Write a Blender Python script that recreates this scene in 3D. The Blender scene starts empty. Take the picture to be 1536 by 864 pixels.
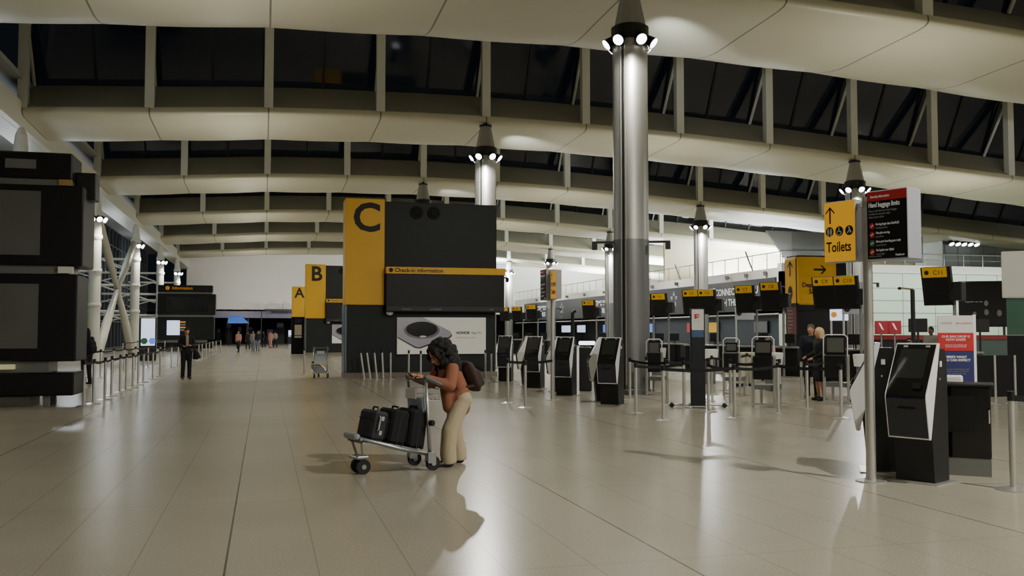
import bpy, math, random
from mathutils import Vector, Matrix, Euler
R = math.radians
rnd = random.Random(7)
scene = bpy.context.scene
COL = scene.collection

# ------------------------------------------------------------------ camera
F_PX = 1400.0
YAW, PITCH = R(14.83), R(2.70)
cam_d = bpy.data.cameras.new('camera'); cam = bpy.data.objects.new('camera', cam_d); COL.objects.link(cam)
cam_d.lens = 36.0 * F_PX / 1536.0; cam_d.sensor_width = 36.0
cam_d.clip_start = 0.1; cam_d.clip_end = 500
cam.location = (0, 0, 1.6)
cam.rotation_euler = (R(90) + PITCH, 0, -YAW)
scene.camera = cam
CM = Euler((R(90) + PITCH, 0, -YAW)).to_matrix()
def ray(px, py): return CM @ Vector(((px - 768) / F_PX, (432 - py) / F_PX, -1.0))
def G(px, py, z=0.0):
    d = ray(px, py); t = (z - 1.6) / d.z
    return Vector((d.x * t, d.y * t, z))
def PY(px, py, Y):
    d = ray(px, py); t = Y / d.y
    return Vector((d.x * t, Y, 1.6 + d.z * t))
def AT(px, zc, z=0.0):          # point in a column of the view at a depth
    d = ray(px, 498); d.z = 0; d = d / math.hypot(d.x * math.sin(YAW), d.y * math.cos(YAW)) if False else d
    k = d.x * math.sin(YAW) + d.y * math.cos(YAW)
    return Vector((d.x / k * zc, d.y / k * zc, z))

# ------------------------------------------------------------------ materials
def lin(c):
    return tuple(((x / 12.92) if x <= 0.04045 else ((x + 0.055) / 1.055) ** 2.4) for x in c)
def rgb(r, g, b): return lin((r / 255, g / 255, b / 255))
MATS = {}
def mat(name, col, rough=0.5, metal=0.0, emit=0.0, ecol=None, noise=0.0, nscale=8.0, spec=0.5, coat=0.0, bump=0.0, stretch=None):
    if name in MATS: return MATS[name]
    m = bpy.data.materials.new(name); m.use_nodes = True
    nt = m.node_tree; b = nt.nodes['Principled BSDF']
    b.inputs['Base Color'].default_value = (*col, 1); b.inputs['Roughness'].default_value = rough
    b.inputs['Metallic'].default_value = metal; b.inputs['Specular IOR Level'].default_value = spec
    b.inputs['Coat Weight'].default_value = coat
    if emit:
        b.inputs['Emission Color'].default_value = (*(ecol or col), 1); b.inputs['Emission Strength'].default_value = emit
    if noise or bump:
        tc = nt.nodes.new('ShaderNodeTexCoord'); n = nt.nodes.new('ShaderNodeTexNoise')
        n.inputs['Scale'].default_value = nscale; n.inputs['Detail'].default_value = 4
        src = tc.outputs['Object']
        if stretch:
            mp = nt.nodes.new('ShaderNodeMapping'); mp.inputs['Scale'].default_value = stretch
            nt.links.new(src, mp.inputs['Vector']); src = mp.outputs['Vector']
        nt.links.new(src, n.inputs['Vector'])
        if noise:
            mx = nt.nodes.new('ShaderNodeMix'); mx.data_type = 'RGBA'
            mx.inputs['A'].default_value = (*[c * (1 - noise) for c in col], 1)
            mx.inputs['B'].default_value = (*[min(1, c * (1 + noise)) for c in col], 1)
            nt.links.new(n.outputs['Fac'], mx.inputs['Factor']); nt.links.new(mx.outputs['Result'], b.inputs['Base Color'])
        if bump:
            bp = nt.nodes.new('ShaderNodeBump'); bp.inputs['Strength'].default_value = bump; bp.inputs['Distance'].default_value = 0.01
            nt.links.new(n.outputs['Fac'], bp.inputs['Height']); nt.links.new(bp.outputs['Normal'], b.inputs['Normal'])
    MATS[name] = m
    return m
STEEL = mat('brushed_steel', rgb(212, 212, 206), 0.34, 0.75, noise=0.10, nscale=5, stretch=(6, 6, 0.4))
COLSTEEL = mat('column_steel', rgb(176, 176, 170), 0.46, 0.9, noise=0.14, nscale=2.0, stretch=(3, 3, 0.5))
DARKSTEEL = mat('clad_steel', rgb(128, 130, 128), 0.5, 0.9, noise=0.12, nscale=2.0, stretch=(3, 3, 0.5))
CHROME = mat('chrome', rgb(225, 225, 225), 0.12, 1.0)
TROLLEY = mat('trolley_alloy', rgb(170, 174, 176), 0.32, 0.9, noise=0.08)
WHITEPAINT = mat('white_paint', rgb(214, 214, 202), 0.45, noise=0.04, nscale=3)
POSTPAINT = mat('post_paint', rgb(206, 208, 198), 0.45, noise=0.04, nscale=3)
WHITEGLOSS = mat('white_gloss', rgb(244, 244, 242), 0.28, noise=0.02)
BLACK = mat('black_plastic', rgb(17, 18, 19), 0.42, noise=0.15, nscale=6)
BLACKGLOSS = mat('black_glass', rgb(10, 11, 13), 0.08, noise=0.2, nscale=3, coat=0.3)
BLACKMATT = mat('black_fabric', rgb(20, 20, 21), 0.85, noise=0.3, nscale=40)
PANEL = mat('charcoal_panel', rgb(27, 32, 33), 0.55, spec=.35, noise=0.08, nscale=2)
PANEL2 = mat('charcoal_display', rgb(15, 16, 17), 0.45, spec=.35, noise=0.08, nscale=2)
SCREENGREY = mat('grey_screen', rgb(92, 94, 88), 0.35, emit=0.02, noise=0.25, nscale=0.9)  # grey tone and faint glow stand in for reflections on the tower screens
GREYBAND = mat('grey_metal_band', rgb(132, 134, 132), 0.4, 0.5, noise=0.06)
YELLOW = mat('sign_yellow', rgb(232, 178, 20), 0.45, noise=0.04, nscale=2)
YELLOWLIT = mat('sign_yellow_lit', rgb(232, 172, 40), 0.45, emit=0.35, ecol=rgb(236, 170, 40), noise=0.03)
INK = mat('black_ink', rgb(22, 22, 20), 0.6, noise=0.1)
INKW = mat('white_ink', rgb(220, 222, 220), 0.5, emit=0.15, noise=0.03)
INKG = mat('grey_ink', rgb(140, 142, 142), 0.5, emit=0.05, noise=0.03)
ORANGEINK = mat('orange_ink', rgb(240, 160, 40), 0.5, emit=0.25, noise=0.03)
RED = mat('sign_red', rgb(196, 48, 48), 0.45, noise=0.05)
REDDK = mat('counter_red', rgb(120, 34, 34), 0.4, noise=0.1)
NAVY = mat('banner_navy', rgb(44, 48, 104), 0.5, noise=0.08)
BLUEKIOSK = mat('kiosk_lower_glass', rgb(32, 36, 47), 0.12, noise=0.3, nscale=3, coat=0.3)  # blue tint puts the reflection on the big kiosk into the base colour
SIGNGREY = mat('sign_edge_grey', rgb(176, 178, 186), 0.4, 0.2, noise=0.03)
CREAM = mat('cream_wall', rgb(206, 200, 172), 0.55, noise=0.04, nscale=1)
WALLWHITE = mat('wall_white', rgb(206, 204, 198), 0.6, noise=0.03, nscale=0.6)
GREENGLASS = mat('pale_green_glass', rgb(196, 212, 194), 0.2, noise=0.05, nscale=0.5)
GREENDK = mat('green_glass_dark', rgb(74, 108, 92), 0.15, noise=0.1, nscale=0.8)
CORRUG = mat('corrugated_grey', rgb(136, 140, 146), 0.45, 0.3, noise=0.05)
BANNERGREY = mat('banner_grey', rgb(44, 47, 53), 0.5, noise=0.06, nscale=0.5)
LAMP = mat('lamp_glow', (1, 1, 1), 0.4, emit=9.0, ecol=(0.95, 0.97, 1.0), noise=0.01)
LAMPSOFT = mat('lamp_soft', (1, 1, 1), 0.4, emit=2.5, ecol=(0.92, 0.95, 1.0), noise=0.01)
BLUELIT = mat('blue_screen', rgb(70, 110, 190), 0.3, emit=1.0, ecol=rgb(80, 120, 210), noise=0.3, nscale=6)
PALELIT = mat('pale_screen', rgb(210, 218, 240), 0.3, emit=1.1, ecol=rgb(205, 215, 245), noise=0.15, nscale=3)
AWNING = mat('awning_blue', rgb(60, 110, 190), 0.6, emit=0.25, ecol=rgb(50, 100, 190), noise=0.1)
SHOPDARK = mat('shop_dark', rgb(30, 29, 33), 0.6, noise=0.4, nscale=0.8)
SHOPFASCIA = mat('shop_fascia', rgb(92, 90, 110), 0.5, emit=0.06, noise=0.15, nscale=0.7)
RUBBER = mat('rubber', rgb(26, 26, 27), 0.7, noise=0.2, nscale=20)
LABELBLUE = mat('trolley_panel', rgb(150, 168, 182), 0.35, noise=0.08)
SKIN = mat('skin', rgb(196, 142, 112), 0.55, noise=0.06, nscale=12)
SKIN2 = mat('skin_dark', rgb(120, 82, 62), 0.55, noise=0.06, nscale=12)
HAIRBLACK = mat('hair_black', rgb(20, 16, 16), 0.75, noise=0.4, nscale=60, bump=0.8)
HAIRBLOND = mat('hair_blond', rgb(226, 196, 142), 0.6, noise=0.25, nscale=30, bump=0.4)
HAIRGREY = mat('hair_grey', rgb(90, 80, 72), 0.6, noise=0.25, nscale=30)
RUST = mat('rust_jacket', rgb(150, 96, 72), 0.85, noise=0.14, nscale=14, bump=0.3)
KHAKI = mat('khaki_trousers', rgb(186, 172, 142), 0.9, noise=0.08, nscale=10, bump=0.3)
BROWNBAG = mat('brown_backpack', rgb(54, 32, 28), 0.7, noise=0.2, nscale=20, bump=0.3)
CLOTHBLACK = mat('black_cloth', rgb(22, 22, 26), 0.85, noise=0.25, nscale=15)
CLOTHNAVY = mat('navy_cloth', rgb(26, 30, 44), 0.85, noise=0.25, nscale=15)
CLOTHPINK = mat('pink_cloth', rgb(190, 140, 130), 0.85, noise=0.15, nscale=15)
CLOTHGREY = mat('grey_cloth', rgb(150, 146, 140), 0.85, noise=0.15, nscale=15)
CLOTHDENIM = mat('denim_cloth', rgb(110, 122, 140), 0.85, noise=0.15, nscale=15)
SHIRT = mat('pale_shirt', rgb(170, 160, 140), 0.85, noise=0.15, nscale=15)
CASE = mat('suitcase_black', rgb(30, 31, 36), 0.6, noise=0.25, nscale=50, bump=0.3)
CASE2 = mat('suitcase_fabric', rgb(16, 16, 18), 0.85, noise=0.3, nscale=60)
PHONEGREY = mat('phone_body', rgb(168, 166, 178), 0.3, 0.3, noise=0.12, nscale=1.5)
PHONEDARK = mat('phone_lens', rgb(24, 23, 24), 0.2, noise=0.5, nscale=3)
ADWHITE = mat('ad_white', rgb(206, 204, 194), 0.5, emit=0.22, ecol=rgb(210, 208, 196), noise=0.02)
WHITEPAPER = mat('paper_white', rgb(224, 224, 218), 0.6, noise=0.03)

# ------------------------------------------------------------------ mesh builder
class MB:
    def __init__(s): s.v = []; s.f = []; s.mi = []; s.cur = 0
    def add(s, vs, fs):
        o = len(s.v); s.v += [tuple(p) for p in vs]; s.f += [tuple(i + o for i in f) for f in fs]; s.mi += [s.cur] * len(fs); return s
    def use(s, i): s.cur = i; return s
    def box(s, c, d, rz=0.0, M=None):
        x, y, z = d[0] / 2, d[1] / 2, d[2] / 2
        pts = [Vector((a * x, b * y, e * z)) for e in (-1, 1) for b in (-1, 1) for a in (-1, 1)]
        m = M or Matrix.Rotation(rz, 3, 'Z')
        pts = [m @ p + Vector(c) for p in pts]
        return s.add(pts, [(0, 2, 3, 1), (4, 5, 7, 6), (0, 1, 5, 4), (2, 6, 7, 3), (0, 4, 6, 2), (1, 3, 7, 5)])
    def cbox(s, c, d, r=0.02, M=None):       # box with chamfered edges
        x, y, z = d[0] / 2, d[1] / 2, d[2] / 2; r = min(r, x * .9, y * .9, z * .9)
        P = []
        def ring(xx, yy, zz): return [(-xx + r, -yy, zz), (xx - r, -yy, zz), (xx, -yy + r, zz), (xx, yy - r, zz), (xx - r, yy, zz), (-xx + r, yy, zz), (-xx, yy - r, zz), (-xx, -yy + r, zz)]
        rings = [ring(x - r * .7, y - r * .7, -z), ring(x, y, -z + r), ring(x, y, z - r), ring(x - r * .7, y - r * .7, z)]
        m = M or Matrix.Identity(3)
        P = [m @ Vector(p) + Vector(c) for q in rings for p in q]
        fs = [tuple(range(7, -1, -1)), tuple(range(24, 32))]
        for k in range(3):
            for i in range(8):
                j = (i + 1) % 8; fs.append((k * 8 + i, k * 8 + j, k * 8 + 8 + j, k * 8 + 8 + i))
        return s.add(P, fs)
    def cyl(s, p0, p1, r0, r1=None, n=16, cap=True):
        p0, p1 = Vector(p0), Vector(p1); r1 = r0 if r1 is None else r1
        d = (p1 - p0).normalized(); a = d.orthogonal().normalized(); b = d.cross(a)
        P = []
        for p, r in ((p0, r0), (p1, r1)):
            for i in range(n):
                t = 2 * math.pi * i / n; P.append(p + (a * math.cos(t) + b * math.sin(t)) * r)
        fs = [(i, (i + 1) % n, n + (i + 1) % n, n + i) for i in range(n)]
        if cap: fs += [tuple(range(n - 1, -1, -1)), tuple(range(n, 2 * n))]
        return s.add(P, fs)
    def tube(s, pts, r, n=8, closed=False):
        pts = [Vector(p) for p in pts]; m = len(pts); P = []
        prev = None
        for i in range(m):
            if closed: d = (pts[(i + 1) % m] - pts[i - 1])
            else: d = pts[min(i + 1, m - 1)] - pts[max(i - 1, 0)]
            d = d.normalized()
            a = d.orthogonal().normalized() if prev is None else (prev - d * prev.dot(d)).normalized()
            prev = a; b = d.cross(a)
            rr = r[i] if isinstance(r, (list, tuple)) else r
            P += [pts[i] + (a * math.cos(2 * math.pi * k / n) + b * math.sin(2 * math.pi * k / n)) * rr for k in range(n)]
        fs = []
        for i in range(m if closed else m - 1):
            j = (i + 1) % m
            fs += [(i * n + k, i * n + (k + 1) % n, j * n + (k + 1) % n, j * n + k) for k in range(n)]
        if not closed: fs += [tuple(range(n - 1, -1, -1)), tuple(range((m - 1) * n, m * n))]
        return s.add(P, fs)
    def lathe(s, prof, c=(0, 0, 0), n=24):
        P = []; m = len(prof)
        for r, z in prof:
            P += [(c[0] + r * math.cos(2 * math.pi * i / n), c[1] + r * math.sin(2 * math.pi * i / n), c[2] + z) for i in range(n)]
        fs = [(k * n + i, k * n + (i + 1) % n, k * n + n + (i + 1) % n, k * n + n + i) for k in range(m - 1) for i in range(n)]
        fs += [tuple(range(n - 1, -1, -1)), tuple(range((m - 1) * n, m * n))]
        return s.add(P, fs)
    def prism(s, poly, a, b, plane='xz'):     # extrude a polygon; plane xz -> along y, yz -> along x, xy -> along z
        n = len(poly)
        def pt(p, t): return {'xz': (p[0], t, p[1]), 'yz': (t, p[0], p[1]), 'xy': (p[0], p[1], t)}[plane]
        P = [pt(p, a) for p in poly] + [pt(p, b) for p in poly]
        fs = [(i, (i + 1) % n, n + (i + 1) % n, n + i) for i in range(n)] + [tuple(range(n - 1, -1, -1)), tuple(range(n, 2 * n))]
        return s.add(P, fs)
    def ell(s, c, r, n=14, m=9, M=None):
        P = []; c = Vector(c)
        for j in range(1, m):
            t = math.pi * j / m
            for i in range(n):
                u = 2 * math.pi * i / n
                p = Vector((r[0] * math.sin(t) * math.cos(u), r[1] * math.sin(t) * math.sin(u), r[2] * math.cos(t)))
                P.append((M @ p if M else p) + c)
        top = Vector((0, 0, r[2])); bot = Vector((0, 0, -r[2]))
        P += [(M @ top if M else top) + c, (M @ bot if M else bot) + c]
        fs = [(j * n + i, j * n + n + i, j * n + n + (i + 1) % n, j * n + (i + 1) % n) for j in range(m - 2) for i in range(n)]
        T, B = len(P) - 2, len(P) - 1
        fs += [(T, i, (i + 1) % n) for i in range(n)] + [(B, (m - 2) * n + (i + 1) % n, (m - 2) * n + i) for i in range(n)]
        return s.add(P, fs)
    def cap(s, p0, p1, r0, r1=None, n=12):    # tapered capsule
        r1 = r0 if r1 is None else r1
        s.cyl(p0, p1, r0, r1, n); s.ell(p0, (r0,) * 3, n, 7); s.ell(p1, (r1,) * 3, n, 7); return s
    def disc(s, c, r, n=20, plane='xz', rx=None):
        c = Vector(c); rx = rx or r
        q = [(rx * math.cos(2 * math.pi * i / n), r * math.sin(2 * math.pi * i / n)) for i in range(n)]
        P = [c + (Vector((a, 0, b)) if plane == 'xz' else Vector((a, b, 0))) for a, b in q]
        return s.add(P, [tuple(range(n))])
    def quad(s, a, b, c, d): return s.add([a, b, c, d], [(0, 1, 2, 3)])
    def build(s, name, m, parent=None, smooth=False, loc=None, rot=None):
        me = bpy.data.meshes.new(name); me.from_pydata(s.v, [], s.f)
        ms = m if isinstance(m, (list, tuple)) else [m]
        for q in ms: me.materials.append(q)
        if len(ms) > 1: me.polygons.foreach_set('material_index', s.mi)
        if smooth: me.polygons.foreach_set('use_smooth', [True] * len(me.polygons))
        me.update()
        o = bpy.data.objects.new(name, me); COL.objects.link(o)
        if parent: o.parent = parent
        if loc is not None: o.location = loc
        if rot is not None: o.rotation_euler = rot
        return o
def smooth_by_angle(o, ang=40):
    me = o.data
    me.polygons.foreach_set('use_smooth', [True] * len(me.polygons))
    me.set_sharp_from_angle(angle=R(ang)); return o
def remesh(mb, name, m, parent=None, voxel=0.02, it=3, fac=0.5):
    o = mb.build('tmp', m)
    md = o.modifiers.new('r', 'REMESH'); md.mode = 'VOXEL'; md.voxel_size = voxel; md.use_smooth_shade = True
    if it:
        sm = o.modifiers.new('s', 'SMOOTH'); sm.iterations = it; sm.factor = fac
    dg = bpy.context.evaluated_depsgraph_get(); dg.update()
    me = bpy.data.meshes.new_from_object(o.evaluated_get(dg)); me.name = name
    bpy.data.objects.remove(o, do_unlink=True)
    if not me.materials: me.materials.append(m)
    me.polygons.foreach_set('use_smooth', [True] * len(me.polygons))
    r = bpy.data.objects.new(name, me); COL.objects.link(r)
    if parent: r.parent = parent
    return r
def tag(o, label=None, cat=None, group=None, kind=None):
    if label: o['label'] = label
    if cat: o['category'] = cat
    if group: o['group'] = group
    if kind: o['kind'] = kind
    return o
def empty(name, loc=(0, 0, 0), rz=0.0, label=None, cat=None, group=None):
    o = bpy.data.objects.new(name, None); COL.objects.link(o); o.location = loc; o.rotation_euler = (0, 0, rz); o.empty_display_size = 0.2
    return tag(o, label, cat, group)
def copy_tree(o, parent=None):
    c = o.copy(); COL.objects.link(c)
    if parent: c.parent = parent
    for ch in list(KIDS.get(o.name, o.children)): copy_tree(ch, c)
    return c
KIDS = {}
def dup(o, loc, rz, label, group=None):
    c = copy_tree(o); c.location = loc; c.rotation_euler = (0, 0, rz); c['label'] = label
    if group: c['group'] = group
    return c
def struct(o): o['kind'] = 'structure'; return o
def text(body, size, m, parent=None, loc=(0, 0, 0), rz=0.0, name='lettering', align='LEFT', bold=0.0, sx=1.0, ry=0.0, spacing=1.0):
    cu = bpy.data.curves.new('t', 'FONT'); cu.body = body; cu.size = size; cu.align_x = align; cu.offset = bold; cu.extrude = 0.001; cu.resolution_u = 3
    cu.space_line = spacing
    o = bpy.data.objects.new('t', cu); COL.objects.link(o)
    dg = bpy.context.evaluated_depsgraph_get(); dg.update()
    me = bpy.data.meshes.new_from_object(o.evaluated_get(dg)); me.name = name
    bpy.data.objects.remove(o, do_unlink=True)
    me.materials.clear(); me.materials.append(m)
    r = bpy.data.objects.new(name, me); COL.objects.link(r)
    if parent: r.parent = parent
    r.location = loc; r.rotation_euler = (R(90), ry, rz); r.scale = (sx, 1, 1)
    return r
ORD = ['first', 'second', 'third', 'fourth', 'fifth', 'sixth', 'seventh', 'eighth', 'ninth', 'tenth', 'eleventh', 'twelfth', 'thirteenth',
       'fourteenth', 'fifteenth', 'sixteenth', 'seventeenth', 'eighteenth', 'nineteenth', 'twentieth', 'twenty-first', 'twenty-second', 'twenty-third', 'twenty-fourth', 'twenty-fifth']
# ------------------------------------------------------------------ the hall: floor
XMIN, XMAX, YMIN, YEND = -15.0, 58.0, -13.0, 123.0
BAY, Y0, PX0, PXS = 16.7, 6.05, 0.05, 4.62
def floor_mat():
    m = bpy.data.materials.new('terrazzo_floor'); m.use_nodes = True; nt = m.node_tree; b = nt.nodes['Principled BSDF']
    L = nt.links.new
    tc = nt.nodes.new('ShaderNodeTexCoord'); sp = nt.nodes.new('ShaderNodeSeparateXYZ'); L(tc.outputs['Object'], sp.inputs[0])
    def joint(out, off, period, width):
        a = nt.nodes.new('ShaderNodeMath'); a.operation = 'SUBTRACT'; L(out, a.inputs[0]); a.inputs[1].default_value = off
        w = nt.nodes.new('ShaderNodeMath'); w.operation = 'PINGPONG'; L(a.outputs[0], w.inputs[0]); w.inputs[1].default_value = period / 2
        c = nt.nodes.new('ShaderNodeMath'); c.operation = 'LESS_THAN'; L(w.outputs[0], c.inputs[0]); c.inputs[1].default_value = width
        return c.outputs[0]
    def mul(o, k):
        a = nt.nodes.new('ShaderNodeMath'); a.operation = 'MULTIPLY'; L(o, a.inputs[0]); a.inputs[1].default_value = k; return a.outputs[0]
    def mx(a, c):
        n = nt.nodes.new('ShaderNodeMath'); n.operation = 'MAXIMUM'; L(a, n.inputs[0]); L(c, n.inputs[1]); return n.outputs[0]
    j = mx(mx(mul(joint(sp.outputs[0], -.24, 3.05, .008), .75), mul(joint(sp.outputs[0], -.24, .61, .005), .26)),
           mx(mul(joint(sp.outputs[1], 6.15, 3.05, .006), .22), mul(joint(sp.outputs[1], 6.15, .61, .004), .03)))
    n1 = nt.nodes.new('ShaderNodeTexNoise'); n1.inputs['Scale'].default_value = 60; n1.inputs['Detail'].default_value = 3; L(tc.outputs['Object'], n1.inputs['Vector'])
    n2 = nt.nodes.new('ShaderNodeTexNoise'); n2.inputs['Scale'].default_value = 0.5; n2.inputs['Detail'].default_value = 4; L(tc.outputs['Object'], n2.inputs['Vector'])
    v = nt.nodes.new('ShaderNodeTexVoronoi'); v.inputs['Scale'].default_value = 9; L(tc.outputs['Object'], v.inputs['Vector'])
    sm = nt.nodes.new('ShaderNodeMath'); sm.operation = 'LESS_THAN'; L(v.outputs['Distance'], sm.inputs[0]); sm.inputs[1].default_value = .09
    cr = nt.nodes.new('ShaderNodeMix'); cr.data_type = 'RGBA'; cr.inputs['A'].default_value = (*rgb(124, 119, 102), 1); cr.inputs['B'].default_value = (*rgb(196, 190, 172), 1)
    ad = nt.nodes.new('ShaderNodeMath'); ad.operation = 'ADD'; L(mul(n1.outputs['Fac'], .8), ad.inputs[0]); L(mul(n2.outputs['Fac'], .35), ad.inputs[1]); L(ad.outputs[0], cr.inputs['Factor'])
    sp2 = nt.nodes.new('ShaderNodeMix'); sp2.data_type = 'RGBA'; L(mul(sm.outputs[0], .35), sp2.inputs['Factor']); L(cr.outputs['Result'], sp2.inputs['A']); sp2.inputs['B'].default_value = (*rgb(206, 200, 186), 1)
    jm = nt.nodes.new('ShaderNodeMix'); jm.data_type = 'RGBA'; L(j, jm.inputs['Factor']); L(sp2.outputs['Result'], jm.inputs['A']); jm.inputs['B'].default_value = (*rgb(40, 36, 32), 1)
    L(jm.outputs['Result'], b.inputs['Base Color'])
    rr = nt.nodes.new('ShaderNodeMapRange'); L(n2.outputs['Fac'], rr.inputs['Value']); rr.inputs['To Min'].default_value = .22; rr.inputs['To Max'].default_value = .32
    b.inputs['Roughness'].default_value = .235; b.inputs['Specular IOR Level'].default_value = .24
    return m
fl = struct(MB().box(((XMIN + XMAX) / 2, (YMIN + 160) / 2, -.1), (XMAX - XMIN, 160 - YMIN, .2)).build('floor', floor_mat()))

# ------------------------------------------------------------------ roof
ARCH = [(-16, -1.05), (-8.8, -.53), (-4.4, -.27), (0, 0), (4.6, .13), (9.2, .19), (13.9, .12), (18.5, -.04), (23.2, -.30), (27.8, -.60), (32.4, -.90), (37, -1.22), (46, -1.9), (58, -2.8)]
def arch(x):
    for (a, za), (b, zb) in zip(ARCH, ARCH[1:]):
        if a <= x <= b:
            i = ARCH.index((a, za)); t = (x - a) / (b - a)
            def sl(k):
                k0, k1 = max(0, k - 1), min(len(ARCH) - 1, k + 1)
                return (ARCH[k1][1] - ARCH[k0][1]) / (ARCH[k1][0] - ARCH[k0][0])
            h = b - a; m0, m1 = sl(i) * h, sl(i + 1) * h
            return (2*t**3-3*t*t+1)*za + (t**3-2*t*t+t)*m0 + (-2*t**3+3*t*t)*zb + (t**3-t*t)*m1
    return ARCH[0][1] if x < ARCH[0][0] else ARCH[-1][1]
def ceiling_mat():
    m = bpy.data.materials.new('roof_fabric'); m.use_nodes = True; nt = m.node_tree; b = nt.nodes['Principled BSDF']; L = nt.links.new
    tc = nt.nodes.new('ShaderNodeTexCoord'); sp = nt.nodes.new('ShaderNodeSeparateXYZ'); L(tc.outputs['Object'], sp.inputs[0])
    a = nt.nodes.new('ShaderNodeMath'); a.operation = 'SUBTRACT'; L(sp.outputs[0], a.inputs[0]); a.inputs[1].default_value = PX0
    w = nt.nodes.new('ShaderNodeMath'); w.operation = 'PINGPONG'; L(a.outputs[0], w.inputs[0]); w.inputs[1].default_value = PXS / 2
    c = nt.nodes.new('ShaderNodeMath'); c.operation = 'LESS_THAN'; L(w.outputs[0], c.inputs[0]); c.inputs[1].default_value = .028
    n = nt.nodes.new('ShaderNodeTexNoise'); n.inputs['Scale'].default_value = .35; L(tc.outputs['Object'], n.inputs['Vector'])
    cr = nt.nodes.new('ShaderNodeMix'); cr.data_type = 'RGBA'; cr.inputs['A'].default_value = (*rgb(188, 185, 160), 1); cr.inputs['B'].default_value = (*rgb(202, 199, 176), 1); L(n.outputs['Fac'], cr.inputs['Factor'])
    k = nt.nodes.new('ShaderNodeMath'); k.operation = 'MULTIPLY'; L(c.outputs[0], k.inputs[0]); k.inputs[1].default_value = .8
    jm = nt.nodes.new('ShaderNodeMix'); jm.data_type = 'RGBA'; L(k.outputs[0], jm.inputs['Factor']); L(cr.outputs['Result'], jm.inputs['A']); jm.inputs['B'].default_value = (*rgb(70, 62, 46), 1)
    L(jm.outputs['Result'], b.inputs['Base Color']); b.inputs['Roughness'].default_value = .42; b.inputs['Specular IOR Level'].default_value = .45
    return m
ROOF = ceiling_mat()
SILL = mat('roof_sill', rgb(150, 148, 138), 0.6, noise=0.05, nscale=0.6)
MULL = mat('mullion_dark', rgb(14, 14, 16), 0.5, noise=0.2)
def glass_mat(name, tint, base=0.0):
    m = bpy.data.materials.new(name); m.use_nodes = True; nt = m.node_tree; L = nt.links.new
    for n in list(nt.nodes): nt.nodes.remove(n)
    out = nt.nodes.new('ShaderNodeOutputMaterial'); tr = nt.nodes.new('ShaderNodeBsdfTransparent'); tr.inputs[0].default_value = (*tint, 1)
    gl = nt.nodes.new('ShaderNodeBsdfGlossy'); gl.inputs['Roughness'].default_value = .06; gl.inputs[0].default_value = (.8, .82, .85, 1)
    fr = nt.nodes.new('ShaderNodeFresnel'); fr.inputs[0].default_value = 1.45
    nz = nt.nodes.new('ShaderNodeTexNoise'); nz.inputs['Scale'].default_value = .8
    mr = nt.nodes.new('ShaderNodeMapRange'); mr.inputs['To Min'].default_value = base; mr.inputs['To Max'].default_value = base + .04; L(nz.outputs['Fac'], mr.inputs['Value'])
    ad = nt.nodes.new('ShaderNodeMath'); ad.operation = 'ADD'; ad.use_clamp = True; L(fr.outputs[0], ad.inputs[0]); L(mr.outputs[0], ad.inputs[1])
    mx = nt.nodes.new('ShaderNodeMixShader'); L(ad.outputs[0], mx.inputs[0]); L(tr.outputs[0], mx.inputs[1]); L(gl.outputs[0], mx.inputs[2]); L(mx.outputs[0], out.inputs[0])
    return m
NIGHTGLASS = glass_mat('night_glass', (.35, .37, .42))
CLEARGLASS = glass_mat('clear_glass', (.86, .92, .9))
PROF = [(0.05, 9.28), (0.0, 9.22), (-.03, 9.10), (0.0, 9.02), (.12, 8.96), (.40, 8.92), (1.0, 8.89), (1.8, 8.865), (2.8, 8.83), (3.7, 8.80), (4.3, 8.80), (4.8, 8.85), (5.3, 8.95), (6.0, 9.14), (6.5, 9.32), (7.1, 9.6), (8.2, 10.15), (10, 11.15), (12.5, 12.4), (14.5, 13.1), (16.4, 13.5)]
PK = list(range(-2, 10))           # post lines k, x = PX0 + PXS*k
XL, XR = -9.30, XMAX
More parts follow.
